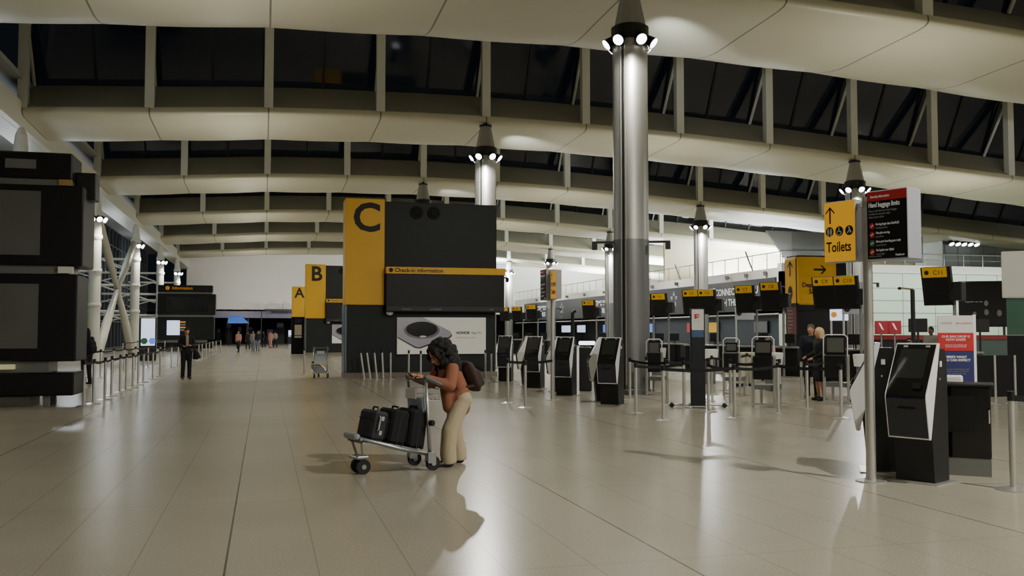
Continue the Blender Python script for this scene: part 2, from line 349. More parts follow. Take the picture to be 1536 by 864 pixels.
def roof_bay(n):
    y0 = Y0 + BAY * n
    xs = []; x = XL
    while x < XR - .01:
        xs.append(x); x += PXS / 8
    xs.append(XR)
    mb = MB(); P = []; m = len(PROF)
    for x in xs:
        u = ((x - PX0) / PXS) % 1.0; sag = .05 * math.sin(math.pi * u)
        for d, z in PROF:
            w = min(1, max(0, d / 3.0)) * (1 if d < 9 else .3)
            P.append((x, y0 + d, 1.6 + z + arch(x) - sag * w + .05 * w))
    fs = [(i * m + j, i * m + j + 1, i * m + m + j + 1, i * m + m + j) for i in range(len(xs) - 1) for j in range(m - 1)]
    mb.add(P, fs)
    c = struct(smooth_by_angle(mb.build('ceiling', ROOF), 60))
    # sill panel sloping up behind the rib edge
    sp = MB()
    for x0, x1 in zip(xs, xs[1:]):
        a0, a1 = arch(x0), arch(x1)
        sp.quad((x0, y0 + .06, 10.88 + a0), (x1, y0 + .06, 10.88 + a1), (x1, y0 + 2.0, 12.22 + a1), (x0, y0 + 2.0, 12.22 + a0))
    struct(sp.build('sill_panel', SILL, c))
    po = None
    for k in PK:
        x = PX0 + PXS * k; a = arch(x)
        if x > 40: continue
        pm = MB().box((0, 0, 0), (.36, .34, 4.2)).build('roof_post', POSTPAINT, c, loc=(x, y0 + .16, 10.88 + a + 2.1 - .03))
        struct(pm)
        st = MB().cyl((x, y0 + .35, 14.6 + a), (x, y0 + 1.9, 12.2 + a), .07, n=8).build('strut', POSTPAINT, c); struct(st)
    # glazing
    w = MB()
    for x0, x1 in zip(xs, xs[1:]):
        a0, a1 = arch(x0), arch(x1)
        w.quad((x0, y0 + 2.05, 12.2 + a0), (x1, y0 + 2.05, 12.2 + a1), (x1, y0 + .5, 15.15 + a1), (x0, y0 + .5, 15.15 + a0))
    wo = struct(w.build('window_%d' % (n + 1), NIGHTGLASS))
    mm = MB(); x = XL + PXS * .02
    k = -2.0
    while PX0 + PXS * k < XR:
        x = PX0 + PXS * k; a = arch(x); wd = .16 if (k % 1 == 0) else .10
        mm.box((x, y0 + 1.25, 13.68 + a), (wd, .10, 3.35), M=Matrix.Rotation(R(27.5), 3, 'X'))
        k += .5
    struct(mm.build('mullion', MULL, wo))
    return c
for n in range(-1, 7): roof_bay(n)

# ------------------------------------------------------------------ walls
struct(MB().box(((XMIN + XMAX) / 2, YMIN - .15, 6), (XMAX - XMIN, .3, 18)).build('wall_front', WALLWHITE))
bw = MB().box(((-9.5 + XMAX) / 2, YEND + .15, 4.0 + 5.5), (XMAX + 9.5, .3, 11))
struct(bw.build('wall_back', WALLWHITE))
struct(MB().box((XMAX + .15, (YMIN + YEND) / 2, 6), (.3, YEND - YMIN, 18)).build('wall_right', WALLWHITE))

# eaves beam along the glazed side
eb = MB()
eb.box((-9.45, 58, 1.6 + 8.43), (.5, 134, 1.0)); eb.box((-9.9, 58, 1.6 + 7.98), (.9, 134, .12)); eb.box((-9.9, 58, 1.6 + 8.9), (.9, 134, .12))
struct(eb.build('trim_1', WHITEPAINT))
# glazed facade with dark mullions
gx = -14.2
fg = struct(MB().quad((gx, YMIN, 0), (gx, YEND, 0), (gx, YEND, 11.5), (gx, YMIN, 11.5)).build('window_20', NIGHTGLASS))
fm = MB(); y = YMIN
while y < YEND:
    fm.box((gx + .08, y, 5.7), (.16, .09, 11.4)); y += 2.0875
for z in (0.1, 2.6, 4.4, 6.2, 8.0, 9.8, 11.4): fm.box((gx + .08, (YMIN + YEND) / 2, z), (.14, YEND - YMIN, .09))
struct(fm.build('mullion', mat('facade_mullion', rgb(96, 100, 104), .5, .3, noise=.1), fg))
struct(MB().box((-11.9, 58, 1.6 + 9.9), (5.4, 134, .2)).build('ceiling_side', mat('soffit', rgb(150, 152, 148), .6, noise=.06)))
# rods and outriggers
for n in range(1, 7):
    y = Y0 + BAY * n
    o = MB()
    for z in (3.1, 5.0, 6.9):
        o.cyl((-9.58, y, z), (-14.1, y, z), .09, n=8)
        o.cyl((-9.58, y, z - .75), (-11.6, y, z), .06, n=8); o.cyl((-11.6, y, z), (-14.1, y, z - .75), .06, n=8)
        pass
    ob = o.build('facade_truss', WHITEPAINT)
    tag(ob, 'white tube truss bracing the %s column of the glazed side wall' % ORD[n - 1], 'truss', 'white trusses along the glazed wall')

# ------------------------------------------------------------------ columns
def spot_set(parent, r, z, angs, tilt, sc=1.0):
    for a in angs:
        d = Vector((math.cos(a), math.sin(a), 0))
        ax = (d * math.cos(tilt) + Vector((0, 0, -math.sin(tilt)))).normalized()
        c = Vector((0, 0, z)) + d * (r + .10 * sc)
        b = MB(); b.cyl(c - ax * .16 * sc, c + ax * .10 * sc, .10 * sc, .15 * sc, 14); b.cyl(c - ax * .05 * sc, Vector((0, 0, z + .16)) + d * (r - .06), .03, n=6)
        s = b.build('spotlight', BLACK, parent)
        l = MB(); l.cyl(c + ax * .095 * sc, c + ax * .115 * sc, .138 * sc, n=14); l.build('lens', LAMP, s)
def steel_column(x, y, label, lit=True):
    t = empty('steel_column', (x, y, 0), 0, label, 'column', 'steel columns with lamp rings')
    za = arch(x) - .19
    zr = 9.2 + za * .9
    s = MB(); s.lathe([(.46, 4.0), (.46, zr + .1)], n=40); smooth_by_angle(s.build('shaft', COLSTEEL, t))
    s = MB(); s.lathe([(.50, 0), (.50, .12), (.47, .14), (.47, 4.0)], n=40); smooth_by_angle(s.build('base_cladding', DARKSTEEL, t))
    # service slot facing the concourse
    ang = math.atan2(-y, -x) - R(24)
    g = MB(); g.box((math.cos(ang) * .455, math.sin(ang) * .455, (zr + .1) / 2), (.05, .05, zr), rz=ang); g.build('service_slot', MULL, t)
    for da in (-.13, .13):
        f = MB(); f.box((math.cos(ang + da) * .47, math.sin(ang + da) * .47, zr / 2 + .1), (.03, .02, zr - .3), rz=ang + da); f.build('slot_trim', STEEL, t)
    k = MB(); k.lathe([(.49, zr + .05), (.50, zr + .42), (.44, zr + .46)], n=24); k.build('lamp_collar', BLACK, t)
    k = MB(); k.lathe([(.44, zr + .4), (.24, zr + 1.38)], n=10)
    smooth_by_angle(k.build('cone_cap', mat('cone_grey', rgb(158, 158, 152), .5, .35, noise=.06), t), 20)
    k = MB(); k.lathe([(.28, zr + 1.36), (.28, zr + 1.44), (.10, zr + 1.46), (.08, 10.55 + arch(x) - .0)], n=12); k.build('roof_pin', MULL, t)
    base = math.atan2(-y, -x)
    spot_set(t, .46, zr + .02, [base + q for q in (R(-75), R(-28), R(28), R(75), R(135), R(-135))], R(38))
    # bracket arms lower down
    for sgn in (-1, 1):
        a = base + sgn * R(88); d = Vector((math.cos(a), math.sin(a), 0))
        b = MB(); b.box(Vector((0, 0, 3.95)) + d * .72, (.55, .05, .06), rz=a); b.box(Vector((0, 0, 3.86)) + d * .95, (.14, .12, .22), rz=a); b.build('camera_bracket', BLACK, t)
    return t
CROW = [(9.25, 'steel column'), (27.75, 'steel column')]
names1 = {(0, 1): 'broad polished steel column rising to the roof beside the self-service kiosks', (0, 2): 'polished steel column rising behind the C sign tower',
          (0, 3): 'steel column whose cone tip shows above the C tower', (0, 4): 'steel column far down the hall hidden by the C tower', (0, 5): 'last visible steel column of the row behind the C tower',
          (1, 2): 'steel column behind the tall Toilets sign', (1, 3): 'steel column standing over the check-in desks before the grey banner wall', (1, 4): 'steel column just past the broad polished one, by the banner wall',
          (1, 5): 'steel column behind the smaller two-faced pole sign', (1, 6): 'thin distant steel column beside the edge of the C tower'}
for (r, n), lab in names1.items():
    steel_column(9.25 if r == 0 else 27.75, Y0 + BAY * n, lab)
def side_column(y, label):
    x = -9.19
    t = empty('white_column', (x, y, 0), 0, label, 'column', 'white columns along the glazed wall')
    s = MB(); s.lathe([(.33, 0), (.31, 8.3)], n=24); smooth_by_angle(s.build('shaft', WHITEPAINT, t))
    s = MB(); s.lathe([(.36, 8.1), (.36, 8.35), (.30, 8.4), (.22, 9.2), (.10, 9.5)], n=14); s.build('capital', WHITEPAINT, t)
    spot_set(t, .33, 7.9, [R(-100), R(-60), R(-20), R(20)], R(30), 1.1)
    for z in (5.0, 6.9, 3.1):
        s = MB(); s.lathe([(.36, z - .12), (.38, z), (.36, z + .12)], n=20); s.build('collar', WHITEPAINT, t)
    return t
for i in range(5):
    side_column(Y0 + BAY * (2 + i), 'white tubular column on the glazed side, ' + ['partly hidden by the dark information tower', 'carrying the upper end of the X brace', 'beyond the X brace', 'second beyond the X brace', 'last of the visible row'][i])
# X brace between two side columns
ya, yb = Y0 + BAY * 3, Y0 + BAY * 4; ym = (ya + yb) / 2
xb = empty('cross_brace', (-9.19, ym, 0), 0, 'tapered white X brace between two columns of the glazed wall', 'brace')
for s1 in (-1, 1):
    hy = (yb - ya) / 2 * s1 * .93
    MB().tube([(0, hy * .95, 8.0), (0, hy * .5, 6.2), (0, 0, 4.35)], [.20, .24, .13], 10).build('upper_strut', WHITEPAINT, xb, smooth=True)
    MB().tube([(0, hy * .90, .1), (0, hy * .5, 2.2), (0, 0, 4.35)], [.24, .26, .13], 10).build('lower_strut', WHITEPAINT, xb, smooth=True)
MB().cyl((-.2, 0, 4.35), (.2, 0, 4.35), .22, n=16).build('hub', WHITEPAINT, xb)

# ------------------------------------------------------------------ mezzanine wall with banner
WX, WYN = 33.0, 55.0
struct(MB().box((WX + .2, (WYN + YEND) / 2, 4.35 - .0), (.4, YEND - WYN, 3.1)).build('wall_mezzanine', WALLWHITE))
struct(MB().box((WX + 3.2, (WYN + YEND) / 2, 2.98), (6.4, YEND - WYN, .25)).build('ceiling_lower', mat('low_soffit', rgb(90, 92, 92), .6, noise=.05)))
struct(MB().box((WX + 5.0, (WYN + YEND) / 2, 1.5), (.3, YEND - WYN, 3.0)).build('wall_recess', mat('recess_wall', rgb(36, 43, 45), .5, noise=.45, nscale=.45)))
struct(MB().box(((WX + XMAX) / 2, WYN + .2, 3.3), (XMAX - WX, .4, 6.6 - 1.4)).build('wall_check_in', GREENGLASS))
struct(MB().box(((WX + XMAX) / 2, WYN + .15, 5.9), (XMAX - WX + .1, .5, .55)).build('trim_2', WALLWHITE))
pj = MB()
for z in (1.2, 2.0, 2.9, 3.75, 4.6): pj.box(((WX + XMAX) / 2, WYN - .01, z), (XMAX - WX, .02, .035))
x = WX + 1.5
while x < XMAX: pj.box((x, WYN - .01, 3.0), (.03, .02, 5.2)); x += 2.6
struct(pj.build('trim_3', mat('panel_joint', rgb(120, 134, 120), .5, noise=.05)))
bn = empty('wall_banner', (WX - .06, 0, 0), 0, 'long charcoal advertising banner running above the check-in recess', 'banner')
MB().box((0, (WYN + 118) / 2 + .3, 4.16), (.08, 118 - WYN - .6, 2.2)).build('banner_panel', BANNERGREY, bn)
def ban_text(y, l1, l2):
    text(l1, .70, INKW, bn, (-.06, y, 4.30), R(-90), bold=.012, sx=1.0); text(l2, .70, INKW, bn, (-.06, y, 3.52), R(-90), bold=.012, sx=1.0)
for y in (64.2, 93.4, 114.5): ban_text(y, 'CONNECTING YOU', 'WITH THE WORLD')
for y in (71.6, 102.0, 117.0):
    st = MB()
    for k in range(5):
        a = R(90 + 72 * k)
        c, s_ = math.cos(a), math.sin(a); q = Vector((0, -c * .42, s_ * .42)); w = Vector((0, s_ * .20, c * .20))
        st.add([q * 1.75 + Vector((-.05, y, 4.3)), q * .9 + w + Vector((-.05, y, 4.3)), q * .62 + Vector((-.05, y, 4.3)), q * .9 - w + Vector((-.05, y, 4.3))], [(0, 1, 2, 3)])
    st.build('star_emblem', INKG, bn)
    text('STAR ALLIANCE', .17, INKG, bn, (-.06, y + .9, 3.3), R(-90))
for y in (84.5, 106.5):
    sw = MB()
    for i in range(12):
        t0, t1 = i / 12, (i + 1) / 12
        f = lambda t: (y + 1.6 - 3.4 * t + 1.3 * t * t, 5.22 - 2.1 * t)
        a, b_ = f(t0), f(t1)
        sw.quad((-.055, a[0], a[1]), (-.055, b_[0], b_[1]), (-.055, b_[0] - .5 - .8 * t1, b_[1]), (-.055, a[0] - .5 - .8 * t0, a[1]))
    sw.build('pale_swoosh', INKG, bn)
# railing over the parapet
rl = MB(); y = WYN
while y < YEND: rl.cyl((WX + .1, y, 5.9), (WX + .1, y, 6.95), .03, n=6); y += 2.0
rl.cyl((WX + .1, WYN, 6.95), (WX + .1, YEND, 6.95), .035, n=6)
x = WX
while x < XMAX: rl.cyl((x, WYN + .1, 6.1), (x, WYN + .1, 7.0), .03, n=6); x += 1.6
rl.cyl((WX, WYN + .1, 7.0), (XMAX, WYN + .1, 7.0), .035, n=6); rl.cyl((WX, WYN + .1, 6.6), (XMAX, WYN + .1, 6.6), .02, n=6)
struct(rl.build('trim_4', mat('rail_grey', rgb(150, 152, 152), .4, .6, noise=.05)))
# floodlight fittings on the parapet
pl = 0
for y in (56.8, 59.4, 62.2, 66, 71, 76, 82, 88, 94, 100, 106, 112):
    t = empty('parapet_lamp', (WX + .03, y, 5.55), 0, 'small bracket lamp %s along the white parapet over the banner' % ORD[pl], 'lamp', 'bracket lamps on the parapet'); pl += 1
    MB().cyl((-.02, 0, 0), (-.22, 0, .06), .05, n=8).cyl((-.22, 0, -.12), (-.22, 0, .16), .11, .14, n=10).build('lamp_head', DARKSTEEL, t)
for i, (y, h) in enumerate(((58.8, 1.3), (70.5, 1.2), (86.5, 1.2), (103.0, 1.1))):
    t = MB().tube([(WX + .05, y, 5.85), (WX - .15, y + .25, 5.85 + h * .6), (WX - .25, y + .5, 5.85 + h * 1.1)], .06, 6).build('inclined_mast', DARKSTEEL)
    tag(t, 'dark slanted mast on the parapet, ' + ORD[i] + ' from the yellow departures tower', 'mast', 'slanted masts on the parapet')
# upper level volumes
cb = MB(); Yc = 57.5
poly = [(33.4, 8.6), (34.9, 6.6), (46, 6.6), (46, 8.5)]
cb.prism(poly, Yc, Yc + .2, 'xz'); z = 6.64
while z < 8.5: cb.box((40.6, Yc - .01, z), (10.6, .05, .05)); z += .10
struct(cb.build('wall_corrugated', CORRUG))
struct(MB().box((48, 76, 7.5), (28, .3, 6)).build('wall_upper', CREAM))
mp = MB(); mp.box((52.8, 60.0, 7.35), (8.6, 3, 3.4))
for i in range(8): mp.box((48.7 + i * 1.15, 58.48, 7.35), (.04, .04, 3.4))
struct(mp.build('wall_plant_room', mat('zinc_panel', rgb(120, 124, 124), .4, .5, noise=.08, nscale=.8)))
lb = empty('floodlight_bar', (50.0, 58.3, 8.2), 0, 'row of bright floodlights on the grey upper metal wall', 'lamp')
MB().box((0, 0, .22), (2.6, .1, .1)).build('bar', BLACK, lb)
for i in range(5):
    s = MB().cyl((-1.1 + i * .55, -.1, .18), (-1.1 + i * .55, -.3, -.12), .14, .2, 12).build('spotlight', BLACK, lb)
    MB().cyl((-1.1 + i * .55, -.30, -.12), (-1.1 + i * .55, -.315, -.145), .185, n=12).build('lens', LAMP, s)
# ------------------------------------------------------------------ letter towers
def letter_tower(letter, Y, label, ad=True):
    X0 = 2.69
    t = empty('sign_tower', (X0, Y, 0), 0, label, 'sign', 'lettered check-in sign towers')
    W, D = 5.45, 1.0
    MB().cbox((W / 2, D / 2 + .04, 1.36), (W - .06, D - .08, 2.4), .02).build('lower_wall', PANEL, t)
    MB().box((W / 2, D / 2, .09), (W + .04, D + .1, .18)).build('plinth', mat('plinth_stone', rgb(126, 118, 104), .5, noise=.1), t)
    MB().cbox((.03, D / 2, 1.37), (.10, D + .04, 2.36), .02).build('edge_trim', mat('edge_blue_grey', rgb(96, 110, 118), .3, .3, noise=.06), t)
    MB().cbox((.685, D / 2, 4.42), (1.37, D + .02, 3.74), .015).build('yellow_panel', YELLOW, t)
    MB().cbox((1.37 + (W - 1.37) / 2, D / 2 + .02, 4.36), (W - 1.37, D - .02, 3.72), .015).build('upper_panel', PANEL, t)
    for x in (2.5, 3.12):
        MB().cyl((x, .05, 5.86), (x, .0, 5.86), .24, .24, 20).cyl((x, .02, 5.86), (x, -.03, 5.86), .13, .11, 16).build('round_vent', BLACKMATT, t)
    MB().cbox((3.52, -.12, 2.98), (4.26, .42, 1.34), .02).build('display', PANEL2, t)
    MB().cbox((3.54, -.15, 3.76), (4.3, .46, .24), .01).build('yellow_bar', YELLOW, t)
    MB().box((3.52, -.335, 2.42), (4.2, .01, .16)).build('display_foot', mat('display_foot', rgb(38, 38, 38), .5, noise=.1), t)
    ring = MB(); ring.lathe([(.04, 0), (.075, 0), (.075, .01), (.04, .01)], n=18); rg = ring.build('symbol', INK, t, loc=(1.55, -.385, 3.765), rot=(R(90), 0, 0))
    text('Check-in information', .20, INK, t, (1.68, -.388, 3.70), bold=.003)
    text('Terminal 2', .075, INKG, t, (1.95, -.345, 2.38)); text('Last updated', .075, INKG, t, (2.95, -.345, 2.38)); text('10:12', .075, INKG, t, (5.1, -.345, 2.38))
    MB().ell((1.55, -.10, 2.28), (.13, .10, .10)).build('dome_camera', WHITEGLOSS, t)
    text(letter, 1.40, INK, t, (.74, -.018, 5.16), name='letter', align='CENTER', bold=.035)
    if ad:
        a = MB().box((3.43, .0, 1.47), (3.2, .10, 1.30)).build('advert_panel', ADWHITE, t)
        ph = MB()
        ph.add([(1.83, -.055, 2.12), (2.75, -.055, 2.12), (3.74, -.055, 1.62), (3.78, -.055, 1.52), (3.70, -.055, 1.46), (2.62, -.055, 1.08), (2.48, -.055, 1.10), (1.83, -.055, 1.45)], [tuple(range(7, -1, -1))])
        ph.build('phone_picture', PHONEGREY, a)
        e = MB(); e.add([(3.78, -.058, 1.53), (3.70, -.058, 1.45), (2.62, -.058, 1.07), (2.48, -.058, 1.09), (1.83, -.058, 1.44), (1.83, -.058, 1.39), (2.46, -.058, 1.03), (2.64, -.058, 1.01), (3.70, -.058, 1.37), (3.79, -.058, 1.45)], [tuple(range(10))])
        e.build('phone_edge', mat('phone_edge', rgb(70, 68, 76), .4, .2, noise=.1), a)
        MB().disc((2.70, -.060, 1.66), .30, 32, rx=.64).build('lens_ring', mat('lens_ring', rgb(112, 108, 112), .3, .6, noise=.1), a)
        MB().disc((2.70, -.064, 1.70), .27, 32, rx=.56).build('lens_picture', PHONEDARK, a)
        MB().disc((2.74, -.066, 1.44), .035, 12, rx=.12).build('lens_glint', WHITEPAPER, a)
        text('HONOR', .13, INK, a, (3.94, -.056, 1.53), bold=.005); text('Magic5 Pro', .13, mat('soft_ink', rgb(90, 88, 84), .5, noise=.1), a, (4.50, -.056, 1.53), sx=.62)
        text('Breakthrough Falcon Camera', .075, INKG, a, (3.96, -.056, 1.38), sx=.8)
    return t
letter_tower('C', 32.9, 'tall black and yellow sign tower lettered C with a phone advert')
letter_tower('B', 65.8, 'black and yellow sign tower lettered B behind the C tower')
letter_tower('A', 98.7, 'distant yellow sign tower lettered A at the end of the hall')

# ------------------------------------------------------------------ departures tower
dp = empty('departures_tower', (27.65, 44.6, 0), 0, 'yellow departures and security sign tower with arrows beyond the check-in desks', 'sign')
MB().cbox((1.62, .6, 4.15), (3.24, 1.16, 2.85), .03).build('core_panel', PANEL2, dp)
MB().cbox((1.25, .58, 4.36), (2.52, 1.26, 2.62), .12).build('yellow_panel', YELLOW, dp)
MB().cbox((1.62, .6, 1.38), (3.2, 1.1, 2.76), .03).build('lower_panel', PANEL2, dp)
MB().cbox((1.2, .58, 5.70), (2.2, 1.1, .1), .03).build('top_cap', BLACK, dp)
def arrow(mb, c, L, dirn, w=.05, y=0, M=None):
    """arrow glyph in the xz plane; dirn 'up' or 'side'"""
    pts = []
    def add(poly):
        P = [(p[0], y, p[1]) if dirn == 'up' else (p[1], y, p[0]) for p in poly]
        P = [Vector((p[0] + c[0], p[1], p[2] + c[1])) for p in P]
        mb.add([M @ p if M else p for p in P], [tuple(range(len(P)))])
    h = L / 2
    add([(-w, -h), (w, -h), (w, h - w), (-w, h - w)])
    for s in (-1, 1):
        add([(0, h), (s * .30 * L, h - .34 * L), (s * .30 * L, h - .34 * L - 2.2 * w), (0, h - 2.2 * w)])
a = MB(); arrow(a, (1.42, 4.98), .78, 'side', .055, -.06); a.build('side_arrow', INK, dp)
SIDE = Matrix.Translation((-.02, 0, 0)) @ Matrix.Rotation(R(-90), 4, 'Z')
a = MB(); arrow(a, (-.58, 5.05), .86, 'up', .06, 0, Matrix.Translation((-.025, 0, 0)) @ Matrix.Rotation(R(-90), 4, 'Z') @ Matrix.Identity(4)); a.build('up_arrow', INK, dp)
MB().add([(-.03, .58 + .22 * math.cos(2 * math.pi * i / 20), 3.72 + .38 * math.sin(2 * math.pi * i / 20)) for i in range(20)], [tuple(range(20))]).build('lift_symbol', INK, dp)
text('Departures', .36, INK, dp, (.30, -.075, 4.02), bold=.006); text('Security', .36, INK, dp, (.72, -.075, 3.66), bold=.006)
MB().box((-.0, .5, 2.2), (.06, .9, 1.5)).build('side_notice', mat('notice_maroon', rgb(92, 44, 48), .5, emit=.03, noise=.15), dp)
for i in range(7): text(['Security', 'Passports', 'Gates A', 'Gates B', 'Lounges', 'Shops', 'Food'][i], .15, INKG, dp, (-.035, .85, 2.72 - i * .19), R(-90))

# ------------------------------------------------------------------ information towers
def info_tower(pos, label, plain):
    t = empty('information_tower', pos, 0, label, 'information board', 'dark information towers')
    W, D = 4.3, 1.1
    MB().cbox((-W / 2, D / 2, 5.2), (W, D, .58), .03).build('header', PANEL2 if plain else PANEL, t)
    MB().box((-W / 2, D / 2, 4.84), (W - .06, D - .1, .15)).build('band', GREYBAND, t)
    MB().cbox((-W / 2 + .12, D / 2 + .1, 3.9), (W + .26, D + .3, 1.74), .03).build('upper_display', PANEL2 if plain else PANEL, t)
    MB().box((-W / 2, D / 2, 2.94), (W - .05, D - .1, .2)).build('band', GREYBAND, t)
    MB().cbox((-W / 2 + .08, D / 2 + .05, 1.91), (W + .16, D + .2, 1.88), .03).build('lower_display', PANEL2 if plain else PANEL, t)
    MB().box((-W / 2 - .2, D / 2, .86), (W - .4, D - .2, .26)).build('band', GREYBAND, t)
    MB().cbox((-W / 2 + .06, D / 2 + .05, .48), (W + .12, D + .1, .5), .03).build('base', PANEL2, t)
    MB().box((-W / 2 - .3, D / 2, .12), (W - .9, D - .15, .24)).build('plinth', mat('plinth_grey', rgb(92, 88, 80), .5, noise=.1), t)
    for x in (-W + .2, -.45):
        for y in (.2, D - .2): MB().box((x, y, .12), (.12, .12, .26)).build('foot', GREYBAND, t)
    if plain:
        MB().box((-2.3, -.06, 3.94), (3.4, .03, 1.38)).build('screen', SCREENGREY, t)
        MB().box((-2.3, -.07, 1.94), (3.4, .03, 1.38)).build('screen', SCREENGREY, t)
        MB().box((-1.02, -.015, 5.22), (.6, .03, .2)).build('small_display', GREYBAND, t)
        MB().box((-.12, -.02, 4.84), (.26, .08, .13)).build('ochre_plate', mat('ochre_plate', rgb(170, 140, 84), .5, noise=.08), t)
        MB().cbox((.2, .7, 4.85), (.42, .5, .6), .02).build('side_box', BLACK, t)
        MB().box((-.08, -.02, 2.94), (.3, .1, .14)).build('white_plate', WHITEPAPER, t)
        MB().box((-3.0, -.02, .86), (3.9, .25, .10)).build('light_strip', LAMPSOFT_DIM, t)
    else:
        MB().lathe([(.16, 0), (.16, .02)], n=20).build('information_symbol', ORANGEINK, t, loc=(-3.55, -.01, 5.24), rot=(R(90), 0, 0))
        text('i', .26, INK, t, (-3.58, -.04, 5.14), bold=.01); text('Information', .34, ORANGEINK, t, (-3.2, -.012, 5.13))
        MB().box((-2.0, -.07, 3.9), (3.3, .02, 1.25)).build('screen', mat('screen_black', rgb(28, 30, 32), .2, noise=.2), t)
        MB().box((-3.05, -.07, 1.95), (1.0, .03, 1.2)).build('notice', PALELIT, t)
        for i in range(4):
            MB().box((-2.35, -.07, 2.42 - i * .22), (.5, .02, .12)).build('notice_line', ORANGEINK if i % 2 == 0 else INKG, t)
    return t
LAMPSOFT_DIM = mat('warm_strip', rgb(220, 214, 170), .4, emit=.22, ecol=rgb(220, 214, 170), noise=.02)
p = AT(103, 20.2); info_tower((p.x, p.y, 0), 'tall black information tower with blank grey screens beside the queue barriers', True)
p = AT(318, 78.0); info_tower((p.x, p.y, 0), 'distant charcoal board with orange Information heading and a lit notice', False)

# ------------------------------------------------------------------ wayfinding pole signs
def wc_glyph(mb, kind):
    if kind == 0:
        for x in (-.022, .022):
            mb.box((x, 0, .035), (.018, .002, .018)); mb.box((x, 0, .0), (.028, .002, .045)); mb.box((x, 0, -.038), (.018, .002, .035))
    elif kind == 1:
        mb.box((-.006, 0, .042), (.016, .002, .016)); mb.box((-.004, 0, .012), (.014, .002, .045)); mb.box((.012, 0, -.004), (.034, .002, .012)); mb.box((.026, 0, -.022), (.012, .002, .034))
        n = 14
        pts = [Vector((-.006 + .03 * math.cos(R(110 + 210 * i / n)), 0, -.02 + .03 * math.sin(R(110 + 210 * i / n)))) for i in range(n + 1)]
        mb.tube(pts, .005, 5)
    else:
        mb.box((-.004, 0, .04), (.018, .002, .018)); mb.box((.004, 0, .01), (.02, .002, .04)); mb.box((.022, 0, -.016), (.02, .002, .03)); mb.box((-.018, 0, -.02), (.034, .002, .014), M=Matrix.Rotation(R(-50), 3, 'Y'))
def pole_sign(pos, rz, label, back=False):
    t = empty('pole_sign', pos, rz, label, 'sign', 'two-part pole signs')
    MB().cyl((0, 0, 0), (0, 0, 3.06), .052, n=24).build('pole', STEEL, t, smooth=False)
    smooth_by_angle(t.children[0] if t.children else bpy.data.objects['pole'])
    MB().lathe([(.16, 0), (.16, .012), (.06, .02)], n=24).build('base_plate', STEEL, t)
    zb, zt = 2.36, 3.10
    for s in ((1,) if not back else (1,)):
        MB().cbox((-.29, 0, (zb + zt) / 2 - .02), (.39, .13, zt - zb - .06), .008).build('sign_box', SIGNGREY, t)
        MB().cbox((.315, 0, (zb + zt) / 2), (.47, .26, zt - zb), .008).build('sign_box', SIGNGREY, t)
        for z in (zb + .12, zt - .12): MB().cyl((0, 0, z - .03), (0, 0, z + .03), .068, n=20).build('clamp', STEEL, t)
    for f, r in ((-1, 0), (1, R(180))):
        yel, blk = (-.29, .315)
        g = empty('sign_face', (0, 0, 0), r); g.parent = t
        sx = -1 if f > 0 else 1
        MB().box((yel * sx, -.0675, (zb + zt) / 2 - .02), (.38, .006, zt - zb - .08)).build('yellow_face', YELLOWLIT, g)
        a = MB(); arrow(a, (yel * sx - .115, zt - .20), .19, 'up', .010, -.0715); a.build('arrow', INK, g)
        for k in range(3):
            c = (yel * sx - .122 + k * .122, zt - .385)
            MB().disc((c[0], -.0715, c[1]), .055, 24, rx=.050).build('pictogram_disc', INK, g)
            w = MB(); wc_glyph(w, k); w.build('pictogram', WHITEPAPER, g, loc=(c[0], -.073, c[1])).scale = (.8, 1, .85)
        text('Toilets', .158, INK, g, (yel * sx - .165, -.072, zb + .13), bold=.003, sx=.70)
        MB().box((blk * sx, -.1315, (zb + zt) / 2), (.45, .006, zt - zb - .03)).build('black_face', PANEL2, g)
        MB().box((blk * sx, -.135, zt - .06), (.45, .004, .10)).build('red_strip', RED, g)
        x0 = blk * sx - .205
        text('Security information', .038, INKW, g, (x0 + .02, -.138, zt - .075), sx=.7); text('Hand baggage limits', .072, INKW, g, (x0, -.138, zt - .175), bold=.001, sx=.62)
        text('Please check that your hand baggage\nis within the size and weight\nlimits of your airline', .033, INKG, g, (x0, -.138, zt - .225), sx=.66)
        for k, (l1, l2, cm) in enumerate((('No bag larger than 56x45x25', 'including handles', RED), ('One plus one bag', 'per person', RED), ('Have your boarding pass ready', 'on your phone', mat('sign_green', rgb(60, 130, 80), .5, noise=.05)), ('No liquids over 100ml', 'in your bags', RED))):
            z = zt - .375 - k * .092
            MB().disc((x0 + .035, -.136, z), .036, 18, rx=.030).build('symbol_disc', cm, g)
            MB().box((x0 + .035, -.138, z), (.036, .003, .014), M=Matrix.Rotation(R(-35), 3, 'Y')).build('symbol_bar', WHITEPAPER, g)
            text(l1, .036, INKW, g, (x0 + .08, -.138, z + .005), sx=.62); text(l2, .030, INKG, g, (x0 + .08, -.138, z - .032), sx=.65)
        text('Heathrow', .034, INKW, g, (x0 + .30, -.138, zb + .035), sx=.7); text('heathrow.com/security', .022, INKG, g, (x0, -.138, zb + .035), sx=.7)
    return t
p = G(1307, 722); pole_sign((p.x, p.y, 0), R(-67.5), 'tall steel pole sign reading Toilets and Hand baggage limits beside the big kiosk')
p = G(829, 600); pole_sign((p.x, p.y, 0), R(-67.5 + 158), 'smaller two-faced pole sign rising among the row of self-service kiosks')

